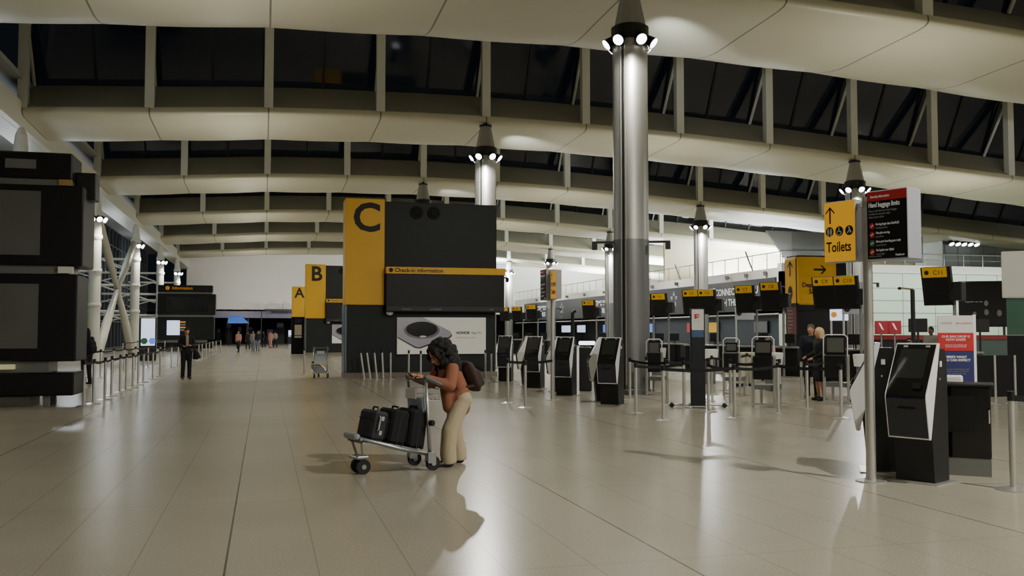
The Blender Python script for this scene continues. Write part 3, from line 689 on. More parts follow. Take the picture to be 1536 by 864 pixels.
# ------------------------------------------------------------------ self-service kiosks
def make_kiosk():
    t = empty('self_service_kiosk', (0, 0, 0), 0, 'k', 'kiosk')
    w = .25
    # pedestal (front faces -y)
    ped = MB(); ped.prism([(-.03, .52), (.02, .0), (.40, 0), (.40, 1.30), (.34, 1.42), (.12, 1.42), (-.10, .95)], -w + .015, w - .015, 'yz')
    ped.build('pedestal', BLACK, t)
    # white shell, a folded band: profile front edge kinks outwards
    outer = [(.155, 1.475), (-.20, .93), (-.20, .90), (-.115, .49)]
    inner = [(.25, 1.475), (-.045, .93), (-.045, .90), (-.045, .49)]
    sh = MB()
    for s in (-1, 1):
        xa, xb = s * w, s * (w - .012)
        poly = [(.13, 1.48), (.19, 1.48), (-.085, .47), (-.13, .475), (-.205, .90), (-.20, .94)]
        sh.prism(poly, min(xa, xb), max(xa, xb), 'yz')
    sh.prism([(.13, 1.48), (.19, 1.48), (.18, 1.466), (.122, 1.466)], -w, w, 'yz')
    sh.prism([(-.13, .475), (-.085, .47), (-.085, .485), (-.133, .49)], -w, w, 'yz')
    o = sh.build('white_shell', WHITEGLOSS, t); b = o.modifiers.new('b', 'BEVEL'); b.width = .004; b.segments = 2; b.limit_method = 'ANGLE'
    fr = MB()
    xw = w - .0121
    fr.prism([(.119, 1.4655), (.17, 1.4655), (-.12, .93), (-.199, .935)], -xw, xw, 'yz')
    fr.build('upper_fascia', BLACKGLOSS, t)
    fr = MB(); fr.prism([(-.199, .935), (-.12, .93), (-.07, .4905), (-.131, .4905), (-.203, .90)], -xw, xw, 'yz')
    fr.build('lower_fascia', BLUEKIOSK, t)
    # screen on the tilted face
    dirv = Vector((0, .119 + .199, 1.4655 - .935)); L = dirv.length; dirv.normalize(); nrm = Vector((0, -dirv.z, dirv.y))
    base = Vector((0, -.199, .935))
    def onface(x, s): return base + dirv * s + nrm * .004 + Vector((x, 0, 0))
    MB().quad(onface(-.17, .20), onface(.17, .20), onface(.17, L - .06), onface(-.17, L - .06)).build('screen', mat('kiosk_screen', rgb(40, 44, 42), .12, noise=.1, nscale=2), t)
    for x in (-.15, .12):
        MB().quad(onface(x, L - .035), onface(x + .055, L - .035), onface(x + .055, L - .012), onface(x, L - .012)).build('scanner_light', SIGNGREY, t)
    c = base + dirv * .10 + nrm * .01
    MB().box(c + Vector((.12, 0, 0)), (.09, .05, .07), M=Matrix.Rotation(R(-32), 3, 'X')).build('card_reader', BLACK, t)
    MB().box((0, -.185, .80), (.2, .03, .02)).build('printer_slot', BLACK, t)
    MB().box((w - .012, .22, 1.26), (.012, .05, .06)).build('side_label', WHITEPAPER, t)
    MB().cyl((w - .02, .20, 1.10), (w - .008, .20, 1.10), .012, n=8).build('side_lock', STEEL, t)
    MB().box((0, .19, .008), (.62, .56, .016)).build('floor_plate', STEEL, t)
    KIDS['self_service_kiosk'] = list(t.children) or [o for o in COL.objects if o.parent == t]
    return t
K0 = make_kiosk()
def put_kiosk(i, px, py, ang, label):
    p = G(px, py)
    if i == 0: o = K0; o.location = p; o.scale = (.90, .86, 1.0); o.rotation_euler = (0, 0, ang); o['label'] = label
    else: o = dup(K0, p, ang, label)
    o['group'] = 'self-service kiosks'; return o
va = lambda px: -math.atan((px - 768) / F_PX) - YAW      # heading that faces the camera
kl = [(1372, 724, 26, 'big white-edged check-in kiosk before the small black desk'), (1300, 705, 88, 'white-sided kiosk seen in profile behind the Toilets pole'),
      (914, 608, 22, 'kiosk standing before the broad polished column'), (893, 602, 84, 'kiosk seen in profile with a pale side, before the broad column'),
      (846, 594, 22, 'kiosk just behind the smaller pole sign'), (828, 588, 84, 'kiosk in profile whose pale side shows beside the smaller pole sign'),
      (800, 583, 22, 'kiosk between two barrier posts, beside the smaller pole sign'), (783, 578, 84, 'profile kiosk whose pale side shows behind the barrier post'),
      (757, 573, 14, 'kiosk closest to the C tower advert')]
for i, (px, py, off, lab) in enumerate(kl):
    put_kiosk(i, px, py, va(px) - R(off), lab)

# ------------------------------------------------------------------ small desk, banner beside the big kiosk
p = AT(1441, 10.7)
dk = empty('bag_check_desk', p, R(-42), 'small black desk with a steel kick plate behind the big kiosk', 'desk')
MB().cbox((0, 0, .59), (.58, .46, .80), .012).build('cabinet', BLACKGLOSS, dk)
MB().box((0, 0, .11), (.57, .45, .22)).build('kick_plate', GREYBAND, dk)
MB().cbox((0, 0, 1.005), (.64, .52, .035), .012).build('desk_top', BLACK, dk)
MB().box((-.02, -.236, .68), (.3, .012, .4)).build('front_panel', BLACK, dk)
MB().tube([(.27, -.27, .60), (.27, -.31, .60), (.27, -.31, .74), (.27, -.27, .74)], .012, 6).build('handle', CHROME, dk)
p2 = AT(1433, 11.9)
bs = empty('roller_banner', p2, R(-28), 'white red and navy airline roller banner behind the small black desk', 'banner')
MB().box((0, 0, 1.0), (.42, .02, 1.6)).build('banner_sheet', NAVY, bs)
MB().box((.225, .01, 1.0), (.03, .04, 1.64)).build('side_rail', WHITEGLOSS, bs)
MB().box((0, -.012, 1.70), (.42, .006, .22)).build('white_panel', WHITEPAPER, bs)
MB().box((0, -.012, 1.475), (.42, .006, .23)).build('red_panel', RED, bs)
MB().cbox((0, 0, .06), (.5, .22, .12), .02).build('banner_base', SIGNGREY, bs)
text('AIR CANADA', .032, RED, bs, (.0, -.016, 1.70)); text('UNITED', .036, INKG, bs, (-.17, -.016, 1.70))
text('OUR BAG DROP IS\nNOW EASIER', .040, INKW, bs, (0, -.016, 1.53), align='CENTER'); text('print your own bag tags and\nleave your bags at the desk', .022, INKW, bs, (0, -.016, 1.43), align='CENTER')
text("HERE'S WHAT\nYOU CAN EXPECT", .040, INKW, bs, (0, -.012, 1.27), align='CENTER', bold=.001); text('Scan your boarding pass and\nfollow the steps on screen\nthen attach your tag', .026, INKG, bs, (0, -.012, 1.12), align='CENTER')
for x in (-.1, .09): MB().disc((x, -.013, .92), .05, 16).build('banner_picture', INKG, bs)
MB().cbox((0, 0, .045), (.2, .12, .09), .02).build('tag_dispenser', WHITEGLOSS).location = (0, 0, 0)
td = bpy.data.objects['tag_dispenser']; td.location = AT(1428, 10.6, 1.0225); td.rotation_euler = (0, 0, R(-42)); tag(td, 'little white tag dispenser lying on the small black desk', 'dispenser')

# airline totem
p = AT(1046, 19.9)
tt = empty('airline_totem', p, R(-22), 'slim dark totem with a white airline logo panel at the barrier', 'totem')
MB().cbox((0, 0, 1.06), (.30, .26, 2.1), .015).build('totem_body', mat('totem_navy', rgb(26, 30, 36), .35, noise=.1), tt)
MB().box((0, -.135, 1.86), (.25, .01, .44)).build('logo_panel', WHITEPAPER, tt)
MB().box((0, -.135, 1.56), (.25, .01, .14)).build('blue_panel', mat('totem_blue', rgb(64, 92, 130), .5, noise=.1), tt)
lg = MB(); lg.box((-.045, -.142, 1.93), (.05, .004, .10)); lg.build('logo_green', RED, tt)
lg = MB(); lg.disc((.0, -.142, 1.94), .045, 14); lg.build('logo_red', mat('logo_orange', rgb(214, 92, 60), .5, noise=.05), tt)
text('TAP', .05, INKW, tt, (-.03, -.146, 1.92)); text('AIR PORTUGAL', .022, INKG, tt, (-.08, -.142, 1.82))
text('Premium check-in', .11, INKG, tt, (-.152, .03, .55), R(-90), ry=R(-90))
tb = MB()
for a, b in (((-.62, .02, .06), (.62, .02, .06)),): tb.tube([a, b], .03, 8)
tb.box((0, 0, .03), (.34, .3, .03)); tb.build('foot_bar', STEEL, tt)
for x in (-.55, .55): MB().cyl((x, -.05, .05), (x, .09, .05), .05, n=12).build('castor', RUBBER, tt)
# ------------------------------------------------------------------ barrier posts with belts
def make_post(h=1.0):
    t = empty('barrier_post', (0, 0, 0), 0, 'p', 'barrier post')
    MB().lathe([(.17, 0), (.17, .008), (.10, .028), (.035, .034)], n=20).build('base', STEEL, t)
    smooth_by_angle(MB().lathe([(.031, .02), (.031, h - .09)], n=14).build('post', STEEL, t))
    MB().lathe([(.036, h - .10), (.036, h - .005), (.030, h)], n=14).build('belt_head', BLACK, t)
    return t
P0 = make_post(); KIDS['barrier_post'] = [o for o in COL.objects if o.parent == P0]
used_p = [0]
def put_post(p, label, group, nxt=None, tilt=0.0, bz=.93):
    if used_p[0] == 0: o = P0
    else: o = copy_tree(P0)
    used_p[0] += 1
    o.location = (p.x, p.y, 0); o['label'] = label; o['group'] = group
    if tilt: o.rotation_euler = tilt
    if nxt is not None:
        d = Vector((nxt.x - p.x, nxt.y - p.y, 0)); L = d.length; a = math.atan2(d.y, d.x)
        n = 8; m = MB()
        P = [(L * i / n, 0, bz - .05 * (1 - (2 * i / n - 1) ** 2) * min(1, L / 2)) for i in range(n + 1)]
        for q0, q1 in zip(P, P[1:]):
            m.quad((q0[0], 0, q0[2] - .03), (q1[0], 0, q1[2] - .03), (q1[0], 0, q1[2] + .03), (q0[0], 0, q0[2] + .03))
        b = m.build('belt', BLACKMATT, o); b.rotation_euler = (0, 0, a)
    return o
lq = [(125.5, 610), (140, 606), (157, 600), (167, 594), (180, 589), (189, 585.6), (199, 582), (207, 577.6), (215, 573.6), (229, 569), (240, 564.5)]
pts = [G(*q) for q in lq]
for i, q in enumerate(pts):
    put_post(q, 'steel barrier post, %s along the front queue line from the dark information tower' % ORD[i], 'queue posts by the glazed wall', pts[i + 1] if i + 1 < len(pts) else G(257, 552))
lq2 = [(131.5, 564.5), (150.5, 570 - 3), (170, 562), (186, 559), (203, 556), (222, 552), (240, 549), (257, 552), (267, 550), (298, 541), (303, 539), (309, 536.5), (314, 534), (319, 531.5), (324, 529.5), (331, 527.5)]
pts = [G(*q) for q in lq2]
for i, q in enumerate(pts):
    put_post(q, 'steel barrier post, %s along the rear queue line towards the Information board' % ORD[i], 'rear queue posts by the glazed wall', pts[i + 1] if i + 1 < len(pts) else None)
lq3 = [(115, 545), (140, 541), (163, 538), (184, 536), (206, 533), (228, 530), (247, 528)]
pts = [G(*q) for q in lq3]
pts = [q for q in pts if min((q - Vector((-9.19, Y0 + BAY * n, 0))).length for n in range(2, 7)) > 1.2 and abs(q.x + 9.19) > .5]
for i, q in enumerate(pts):
    put_post(q, 'steel barrier post, %s along the line against the glazed wall' % ORD[i], 'wall-side queue posts', pts[i + 1] if i + 1 < len(pts) else None)
# mid and far barriers on the check-in side
A_, B_, C_, D_ = G(762, 605), G(788, 612), G(954, 620.5), G(995, 631)
put_post(A_, 'barrier post standing before the pale profile kiosk beside the C tower', 'check-in posts', G(829, 601))
put_post(B_, 'barrier post with a wide base before the kiosks, beside the smaller pole sign', 'check-in posts')
put_post(C_, 'barrier post just past the kiosk at the broad column', 'check-in posts', G(1031, 609))
put_post(D_, 'barrier post closest to the kiosk at the broad column, base forward of its neighbour', 'check-in posts', G(1102, 628))
put_post(G(1102, 628), 'barrier post with a bright round base between totem and bag drop machine', 'check-in posts', G(1167.5, 620))
put_post(G(1167.5, 620), 'barrier post before the white bin of the bag drop machines', 'check-in posts', G(1262, 628))
put_post(G(1262, 628), 'barrier post whose base shows beside the white-sided profile kiosk', 'check-in posts')
more = [((1001, 608), 'directly behind the broad column kiosk posts', (1068, 592)), ((1026, 612), 'touching the totem on its column side', None), ((1063, 618), 'touching the totem on its bag drop side', (1102, 628)), ((1063, 602), 'first behind the totem', None), ((1068, 592), 'second behind the totem', (1121, 582)),
        ((1096, 607), 'behind the bright round base post', (1134, 613)), ((1088, 586), 'deep behind the totem beside a white counter', None), ((1121, 581), 'deep behind, beside the white counter front', (1170, 600)),
        ((1170, 606), 'behind the post at the white bin', None), ((1202.5, 600), 'just behind the tall steel post next to the blonde woman', None), ((1211, 613), 'standing before the blonde woman', (1236, 607)), ((945, 600), 'rising at the foot of the broad column', (1001, 608)), ((970, 596), 'under the dark bag drop screen past the broad column', None)]
for q, l, n in more:
    put_post(G(*q), 'thin steel barrier post ' + l, 'check-in posts', G(*n) if n else None)
put_post(G(1520, 735), 'large steel barrier post with round base at the picture edge', 'check-in posts', G(1640, 735))
for i, (b, tp) in enumerate(((546.7, 540.4), (555.7, 549.7), (565.4, 561), (575, 572.8), (585.8, 585.8))):
    q = G(b, 569); zc = 31.5
    put_post(q, 'steel post leaning against the C tower base, ' + ['most tilted of the five', 'second most tilted', 'third most tilted', 'slightly tilted', 'upright one of the five'][i], 'posts parked at the C tower', None, (0, -math.atan((b - tp) / 43.0), 0))
for px, py, l in ((613, 571, 'steel post before the C tower advert, seen above the trolley'), (631, 573, 'taller looking steel post behind the curly hair, before the advert'), (728, 570, 'steel post at the advert corner of the C tower'), (737, 572, 'steel post beside the C tower corner next to the kiosks'), (456, 562, 'lone steel post beside the empty trolley')):
    put_post(G(px, py), l, 'posts near the C tower')

# dark panel barriers towards the frame edge
pr = [(1462, 607), (1492, 606), (1522, 605.5), (1556, 605)]
pp = [G(*q) for q in pr]
for i in range(3):
    a, b = pp[i], pp[i + 1]; d = b - a; L = d.length
    t = empty('panel_barrier', a, math.atan2(d.y, d.x), 'black barrier panel between steel posts, %s from the roller banner' % ORD[i], 'barrier', 'black barrier panels')
    MB().box((L / 2, 0, .62), (L - .04, .03, .92)).build('panel', BLACKMATT, t)
    MB().cyl((0, -.03, 0), (0, -.03, 1.08), .03, n=12).build('post', STEEL, t)
    MB().lathe([(.2, 0), (.2, .01), (.05, .03)], (0, -.03, 0), 18).build('base', STEEL, t)

# ------------------------------------------------------------------ check-in desks and their overhead screens
def desk_sign(px, py_top, zc, label, names, w=.70, sc=1.0):
    ztop = 1.6 + (498 - py_top) * zc / F_PX
    b = AT(px, zc)
    t = empty('desk_sign', b, va(px) - R(24), label, 'sign', 'overhead check-in desk screens')
    n = len(names); W = w * n * sc; H = 1.05 * sc
    TM = Matrix.Rotation(R(11), 3, 'X')
    cz = ztop - H / 2
    MB().box((0, 0, cz), (W + .10, .12, H), M=TM).build('screen_case', BLACK, t)
    for k, nm in enumerate(names):
        x = (k - (n - 1) / 2) * w * sc
        MB().box(Vector((x, 0, cz)) + TM @ Vector((-.02, -.068, H / 2 - .14 * sc)), (w * sc - .04, .014, .27 * sc), M=TM).build('yellow_header', YELLOW, t)
        tx = text(nm, .17 * sc, INK, t, Vector((x, 0, cz)) + TM @ Vector((-.06 * sc, -.079, H / 2 - .20 * sc))); tx.rotation_euler = (R(90 + 11), 0, 0)
        cc = MB(); cc.lathe([(.03, 0), (.06, 0), (.06, .008), (.03, .008)], n=14); s = cc.build('symbol', INK, t); s.location = Vector((x, 0, cz)) + TM @ Vector((-w * sc / 2 + .12, -.077, H / 2 - .14 * sc)); s.rotation_euler = (R(101), 0, 0)
        MB().box(Vector((x, 0, cz)) + TM @ Vector((0, -.064, -.12 * sc)), (w * sc - .06, .01, H - .36 * sc), M=TM).build('display', PANEL2, t)
    MB().cbox((W / 2 + .12, .12, cz - .15 * sc), (.34, .3, .5 * sc), .02).build('housing', BLACK, t)
    MB().cyl((W / 2 - .02, .25, 0), (W / 2 - .02, .25, cz), .045, n=12).build('pole', GREYBAND, t)
    return t
ds = [(1408, 400, 25.3, ['C11'], 'overhead desk screen over the roller banner, yellow header'), (1255, 414, 29.5, ['C9', 'C10'], 'double overhead desk screen hiding part of the departures tower'),
      (1158, 423, 33.7, ['C8'], 'overhead desk screen between departures tower and banner lettering'), (1119, 428, 35.5, ['C7'], 'overhead desk screen covering the banner lettering'),
      (1050, 434, 39.2, ['C5', 'C6'], 'double overhead desk screen above the slim totem'), (990, 440, 43.6, ['C4'], 'overhead desk screen near the star emblem'),
      (968, 441, 45.5, ['C3'], 'overhead desk screen touching the broad column edge'), (884, 450, 52.5, ['C2'], 'overhead desk screen on the far side of the broad column'),
      (798, 457, 63.6, ['C1'], 'small overhead desk screen before the banner end'), (776, 460, 67.8, ['B9'], 'small desk screen over the blue lit screens'), (757, 461, 72.0, ['B7'], 'tiny desk screen at the edge of the C tower')]
for px, py, zc, nm, l in ds: desk_sign(px, py, zc, l, nm)
# desk counters under the screens
dt = ['under the single screen by the roller banner', 'behind the blonde woman', 'under the second single screen', 'under the screen that hides the banner words', 'behind the slim totem', 'under the star emblem', 'touching the broad column', 'past the broad column', 'under the small screen by the pole sign', 'beneath the blue screens', 'beside the C tower edge']
for i, (px, py, zc, nm, l) in enumerate(ds):
    b = AT(px + 10, zc + .9)
    t = empty('check_in_desk', b, va(px) - R(24), 'dark check-in desk with grey worktop ' + dt[i], 'desk', 'check-in desks')
    MB().cbox((0, 0, .5), (1.7, .7, 1.0), .02).build('counter', PANEL2, t)
    MB().cbox((0, -.03, 1.03), (1.8, .8, .06), .015).build('worktop', GREYBAND, t)
    MB().cbox((1.15, .1, .22), (.6, 1.2, .44), .02).build('bag_belt', PANEL2, t)
    MB().cbox((.35, .1, 1.36), (.48, .05, .34), .01).cyl((.35, .12, 1.05), (.35, .12, 1.25), .03, n=8).build('monitor', BLACK, t)
    if i % 2 == 0: MB().cbox((-.5, -.2, 1.16), (.3, .2, .2), .02).build('card_holder', WHITEGLOSS, t)
wc = 0
for px, zc, h in ((1063, 29.0, 1.05), (1158, 25.5, 1.02), (1296, 24.5, 1.0), (986, 31, 1.05)):
    b = AT(px, zc)
    t = empty('waste_bin', b, 0, 'white round topped bin ' + ['behind the slim totem', 'behind the small bag drop screen', 'behind the white-sided profile kiosk', 'behind the dark bag drop screen'][wc], 'bin', 'white bins'); wc += 1
    MB().lathe([(.2, .0), (.2, h - .3)], n=20).build('bin_body', GREYBAND, t)
    MB().lathe([(.26, h - .3), (.29, h + .0), (.27, h + .02), (.24, h - .03)], n=20).build('bin_top', WHITEGLOSS, t)
for i, (px, zc, w, c) in enumerate(((1112, 27.6, .7, 0),)):
    b = AT(px, zc); t = empty('white_counter', b, va(px) - R(10), 'low pale counter ' + ['behind the bright round base post', 'under the red cabinet by the bag drop screen', 'behind the Toilets pole', 'behind the blonde woman'][i], 'counter', 'pale counters')
    MB().cbox((0, 0, .52), (w, .7, .84), .02).build('counter_body', CREAM, t); MB().box((0, 0, .06), (w - .1, .6, .12)).build('plinth', BLACK, t)
    MB().cbox((0, 0, .97), (w + .06, .76, .06), .01).build('counter_top', CREAM, t)
# self bag drop machines
def bag_drop(px, py, lab, w=.46, z0=1.50, zs=.36):
    b = G(px, py); t = empty('bag_drop_machine', b, va(px) - R(14), lab, 'machine', 'bag drop machines')
    for x in (-w / 2, w / 2): MB().box((x, 0, .55), (.05, .06, 1.1)).build('leg', STEEL, t)
    MB().box((0, 0, .06), (w, .05, .05)).build('stretcher', STEEL, t)
    MB().cbox((0, -.03, .84), (w - .04, .10, .50), .02).build('front_panel', BLACK, t)
    z = z0
    MB().tube([(-w / 2, -.05, 1.05), (-w / 2, -.02, z - .06), (-w / 2 + .06, -.02, z), (w / 2 - .06, -.02, z), (w / 2, -.02, z - .06), (w / 2, -.05, 1.05)], .013, 8).build('hoop', WHITEGLOSS, t, smooth=True)
    MB().cbox((0, .0, z - .25), (w - .10, .05, zs), .01).build('screen_case', BLACK, t)
    MB().box((0, -.03, z - .23), (w - .16, .01, zs - .14)).build('screen', SCREENGREY, t)
    MB().box((0, .35, .42), (w, .6, .10)).build('belt_bed', GREYBAND, t)
    for x in (-w / 2 + .03, w / 2 - .03): MB().box((x, .6, .2), (.05, .05, .4)).build('leg', STEEL, t)
bag_drop(1146, 611, 'bag drop machine with a white hoop and grey lit screen behind the belt')
bag_drop(1255, 606, 'bag drop machine with a tall steel frame beside the blonde woman', .52, 1.54, .46)
bag_drop(982, 593, 'bag drop machine with a dark screen past the broad column', .40, 1.42, .42)
bag_drop(1098, 594, 'bag drop machine seen obliquely with a slanted white hoop', .4, 1.45, .3)
# lit desk cubes, small wall signs, red cabinets
for i, (px, py, zc, w, h, m_) in enumerate(((1259, 472, 38, .44, .24, 'lit'), (1281, 463, 34, .5, .2, 'grey'), (1117, 470, 44, .55, .3, 'grey'))):
    b = AT(px, zc, 1.6 + (498 - py) * zc / F_PX)
    t = empty('desk_number_sign', (b.x, b.y, 0), va(px), ['small glowing white number sign over the blonde woman', 'grey number sign below the double desk screen', 'small number sign behind the banner lettering screen'][i], 'sign', 'small number signs')
    MB().cbox((0, 0, b.z), (w * 1.6, .1, h * 2), .01).build('sign_box', PALELIT if m_ == 'lit' else SIGNGREY, t)
    MB().lathe([(.06, 0), (.12, 0), (.12, .01), (.06, .01)], n=14).build('symbol', ORANGEINK if m_ == 'lit' else INK, t, loc=(-w * .45, -.06, b.z), rot=(R(90), 0, 0))
    MB().cyl((-w * .7, .0, 0), (-w * .7, 0, b.z), .04, n=8).build('pole', STEEL, t)
# red cabinets and monitors at the pale green wall
for i, px in enumerate((1322, 1342)):
    b = AT(px, 45)
    t = empty('airline_sign', b, va(px), 'dark red airline panel with pale emblem, ' + ['partly behind the Toilets pole', 'beside the dark standing monitor'][i], 'sign', 'red airline panels')
    MB().cbox((0, 0, 1.82), (.6, .08, .66), .01).build('panel', mat('airline_red', rgb(142, 34, 44), .4, emit=.05, noise=.08), t)
    MB().add([(-.12, -.045, 2.05), (-.02, -.045, 2.0), (.12, -.045, 1.68), (.02, -.045, 1.74)], [(0, 1, 2, 3)]).build('tail_emblem', INKW, t)
    MB().cyl((0, .05, 0), (0, .05, 1.5), .04, n=8).build('stand', GREYBAND, t)
for i, (px, zc, lab) in enumerate(((1377, 42, 'dark standing monitor against the pale green wall'), (1470, 44, 'dark monitor low under the black advert screen'))):
    b = AT(px, zc); t = empty('desk_monitor', b, va(px), lab, 'monitor')
    MB().cbox((0, 0, 1.9), (.8, .08, .62), .02).build('screen_case', BLACK, t); MB().cyl((0, 0.06, 0), (0, .06, 1.7), .05, n=8).build('stand', BLACK, t)
for i, (px, zc, w) in enumerate(((1345, 46, 5.5), (1500, 46, 4.5))):
    b = AT(px, zc); t = empty('airline_counter', b, va(px) + R(12), ['dark counter with a red top edge behind the seated woman', 'green and red counter under the black advert screen'][i], 'counter', 'red topped counters')
    MB().cbox((0, 0, .62), (w, .8, 1.24), .03).build('counter_body', [PANEL2, mat('counter_green', rgb(66, 84, 76), .4, noise=.08)][i], t)
    MB().box((0, -.02, 1.34), (w, .84, .22)).build('red_edge', REDDK, t)
# black advert screen and white hanging box towards the frame edge
b = AT(1477, 52)
ad = empty('advert_screen', (b.x, b.y, 0), va(1477) + R(10), 'large black advert screen with faint portraits on the upper wall', 'screen')
MB().cbox((0, 0, 3.16), (2.6, .14, 2.56), .02).build('screen_case', BLACKGLOSS, ad)
for x, z, r in ((.1, 3.2, .16), (-.5, 2.6, .14), (.1, 2.7, .17), (.75, 2.65, .18)): MB().disc((x, -.075, z), r, 14, rx=r * .7).build('portrait', mat('faint_portrait', rgb(86, 82, 80), .5, noise=.3, nscale=8), ad)
text('Together we rise', .13, INKG, ad, (-1.0, -.08, 3.25)); text('Terminal 2', .11, INKG, ad, (-1.1, -.08, 2.05))
MB().cyl((1.0, .1, 0), (1.0, .1, 2.0), .07, n=10).cyl((-1.0, .1, 0), (-1.0, .1, 2.0), .07, n=10).build('stand', BLACK, ad)
b = AT(1527, 24)
hb = empty('hanging_sign', (b.x, b.y, 0), va(1527), 'plain white sign box over a green glass screen at the picture edge', 'sign')
MB().cbox((.16, 0, 3.08), (1.0, .2, 1.2), .02).build('sign_box', WHITEPAINT, hb)
MB().box((.2, .02, 2.0), (.9, .04, .95)).build('green_glass', GREENDK, hb)
MB().box((.2, .02, .9), (.9, .05, 1.2)).build('lower_screen', PANEL2, hb); MB().cyl((.55, .08, 0), (.55, .08, 3.0), .05, n=10).build('pole', STEEL, hb)
# camera mast by the wall
b = AT(1370, 33)
cm = empty('camera_mast', b, va(1370), 'dark slim camera mast with short silver arm before the pale green wall', 'mast')
MB().cyl((0, 0, 0), (0, 0, 3.1), .08, n=12).build('pole', BLACK, cm); MB().cyl((.03, 0, 3.1), (-.38, 0, 3.16), .035, n=8).build('arm', CHROME, cm); MB().ell((-.42, 0, 3.15), (.07, .06, .06)).build('camera', BLACK, cm)
b = AT(859, 36)
cm = empty('camera_mast', b, va(859), 'dark slim camera mast standing behind the kiosks by the banner', 'mast')
MB().cyl((0, 0, 0), (0, 0, 2.35), .07, n=12).build('pole', BLACK, cm); MB().cyl((0, 0, 2.35), (.12, 0, 2.42), .06, n=8).build('camera', BLACK, cm)
b = AT(878, 25.5, 0)
ld = empty('lit_device', b, va(878), 'small device with a glowing white top behind the kiosk row', 'device')
MB().cbox((0, 0, .6), (.34, .34, 1.2), .03).build('housing', BLACK, ld); MB().cbox((.04, 0, 1.30), (.44, .3, .10), .03).build('glowing_top', LAMPSOFT, ld); MB().cyl((0, 0, 1.18), (0, 0, 1.28), .05, n=8).build('neck', BLACK, ld)
# recess screens under the banner
for i, (y, m_, w, nm) in enumerate(((66, SCREENGREY, 2.0, 'grey'), (74, YELLOW, 1.6, 'yellow'), (78.5, RED, 1.4, 'red'), (88, BLUELIT, 1.6, 'blue'), (92.5, BLUELIT, 1.6, 'blue'), (96.5, BLUELIT, 1.6, 'blue'), (100.5, BLUELIT, 1.6, 'blue'), (109, PALELIT, 3.0, 'pale'), (115, PALELIT, 3.6, 'pale'))):
    t = empty('recess_screen', (WX + 4.7, y, 0), R(-90), '%s lit screen in the recess under the banner, %s from the departures tower' % (nm, ORD[i]), 'screen', 'screens in the recess')
    MB().cbox((0, .04, 2.0), (w + .1, .1, .95), .02).build('frame', BLACK, t); MB().box((0, -.02, 2.0), (w, .02, .85)).build('display', m_, t)
    MB().box((0, .08, .8), (.15, .08, 1.6)).build('stand', BLACK, t)

# ------------------------------------------------------------------ shops at the end of the hall
MB_ = MB()
struct(MB().box((12, 146, 2.3), (62, .3, 5)).build('wall_shops', SHOPDARK))
struct(MB().box((12, 134, 4.3), (62, 22, .3)).build('ceiling_shops', SHOPDARK))
for i, (x0, x1, z0, z1, m_, nm, lab) in enumerate(((-9.0, 6.5, 3.35, 4.2, SHOPFASCIA, 'shop_fascia', 'pale violet fascia over the shops at the hall end'),
        (-4.3, -2.4, 2.65, 3.6, AWNING, 'shop_awning', 'bright blue awning over the shop entrance at the hall end'))):
    if nm == 'shop_awning':
        o = MB().add([(x0, 116.5, z0), (x1 + .6, 116.5, z0), (x1 - .4, 119.5, z1), (x0, 119.5, z1), (x0, 119.5, z0), (x1 - .4, 119.5, z0)], [(0, 1, 2, 3), (0, 3, 4), (1, 5, 2), (0, 4, 5, 1)]).build(nm, m_)
        for xx in (x0 + .1, x1 + .3):
            MB().cyl((xx, 116.7, 0), (xx, 116.7, z0 + .05), .05, n=8).build('pole', BLACK, o)
    else:
        o = MB().cbox(((x0 + x1) / 2, 121.5, (z0 + z1) / 2), (x1 - x0, 1.0, z1 - z0), .03).build(nm, m_)
        for xx in (x0 + .1, -2.0, x1 - .1): MB().box((xx, 121.5, z0 / 2), (.14, .14, z0 + .02)).build('pier', SHOPDARK, o)
    tag(o, lab, 'shop front')
SR = random.Random(3)
for i in range(14):
    x = -6 + i * 1.35; w = SR.uniform(.4, 1.6); h = SR.uniform(.4, 1.5); z = SR.uniform(1.0, 2.4); mm_ = SR.choice([PALELIT, BLUELIT, PALELIT, SHOPFASCIA, SHOPFASCIA, ORANGEINK])
    t = empty('shop_display', (x, 133 + SR.uniform(-4, 3), 0), 0, 'small lit display inside the dark shops at the hall end, %s from the glazed wall' % ORD[i], 'display', 'lit shop displays')
    MB().box((0, 0, z + .2), (w * .6, .1, h * .6)).build('lit_panel', mm_, t); MB().box((0, .1, z / 2), (w * .8, .3, z)).build('display_stand', SHOPDARK, t)
rs = empty('rooftop_sign', (2.6, 119.0, 4.3), 0, 'grey openwork sign letters above the shops at the hall end', 'sign')
text('caviar', 1.5, INKG, rs, (-2.4, 0, .15), bold=.03); MB().box((.0, .1, .0), (5.2, .2, .3)).build('sign_rail', PANEL, rs)
MB().cyl((-3, .1, -.1), (-3, .1, -4.3), .06, n=8).cyl((2.4, .1, -.1), (2.4, .1, -4.3), .06, n=8).build('post', PANEL, rs)
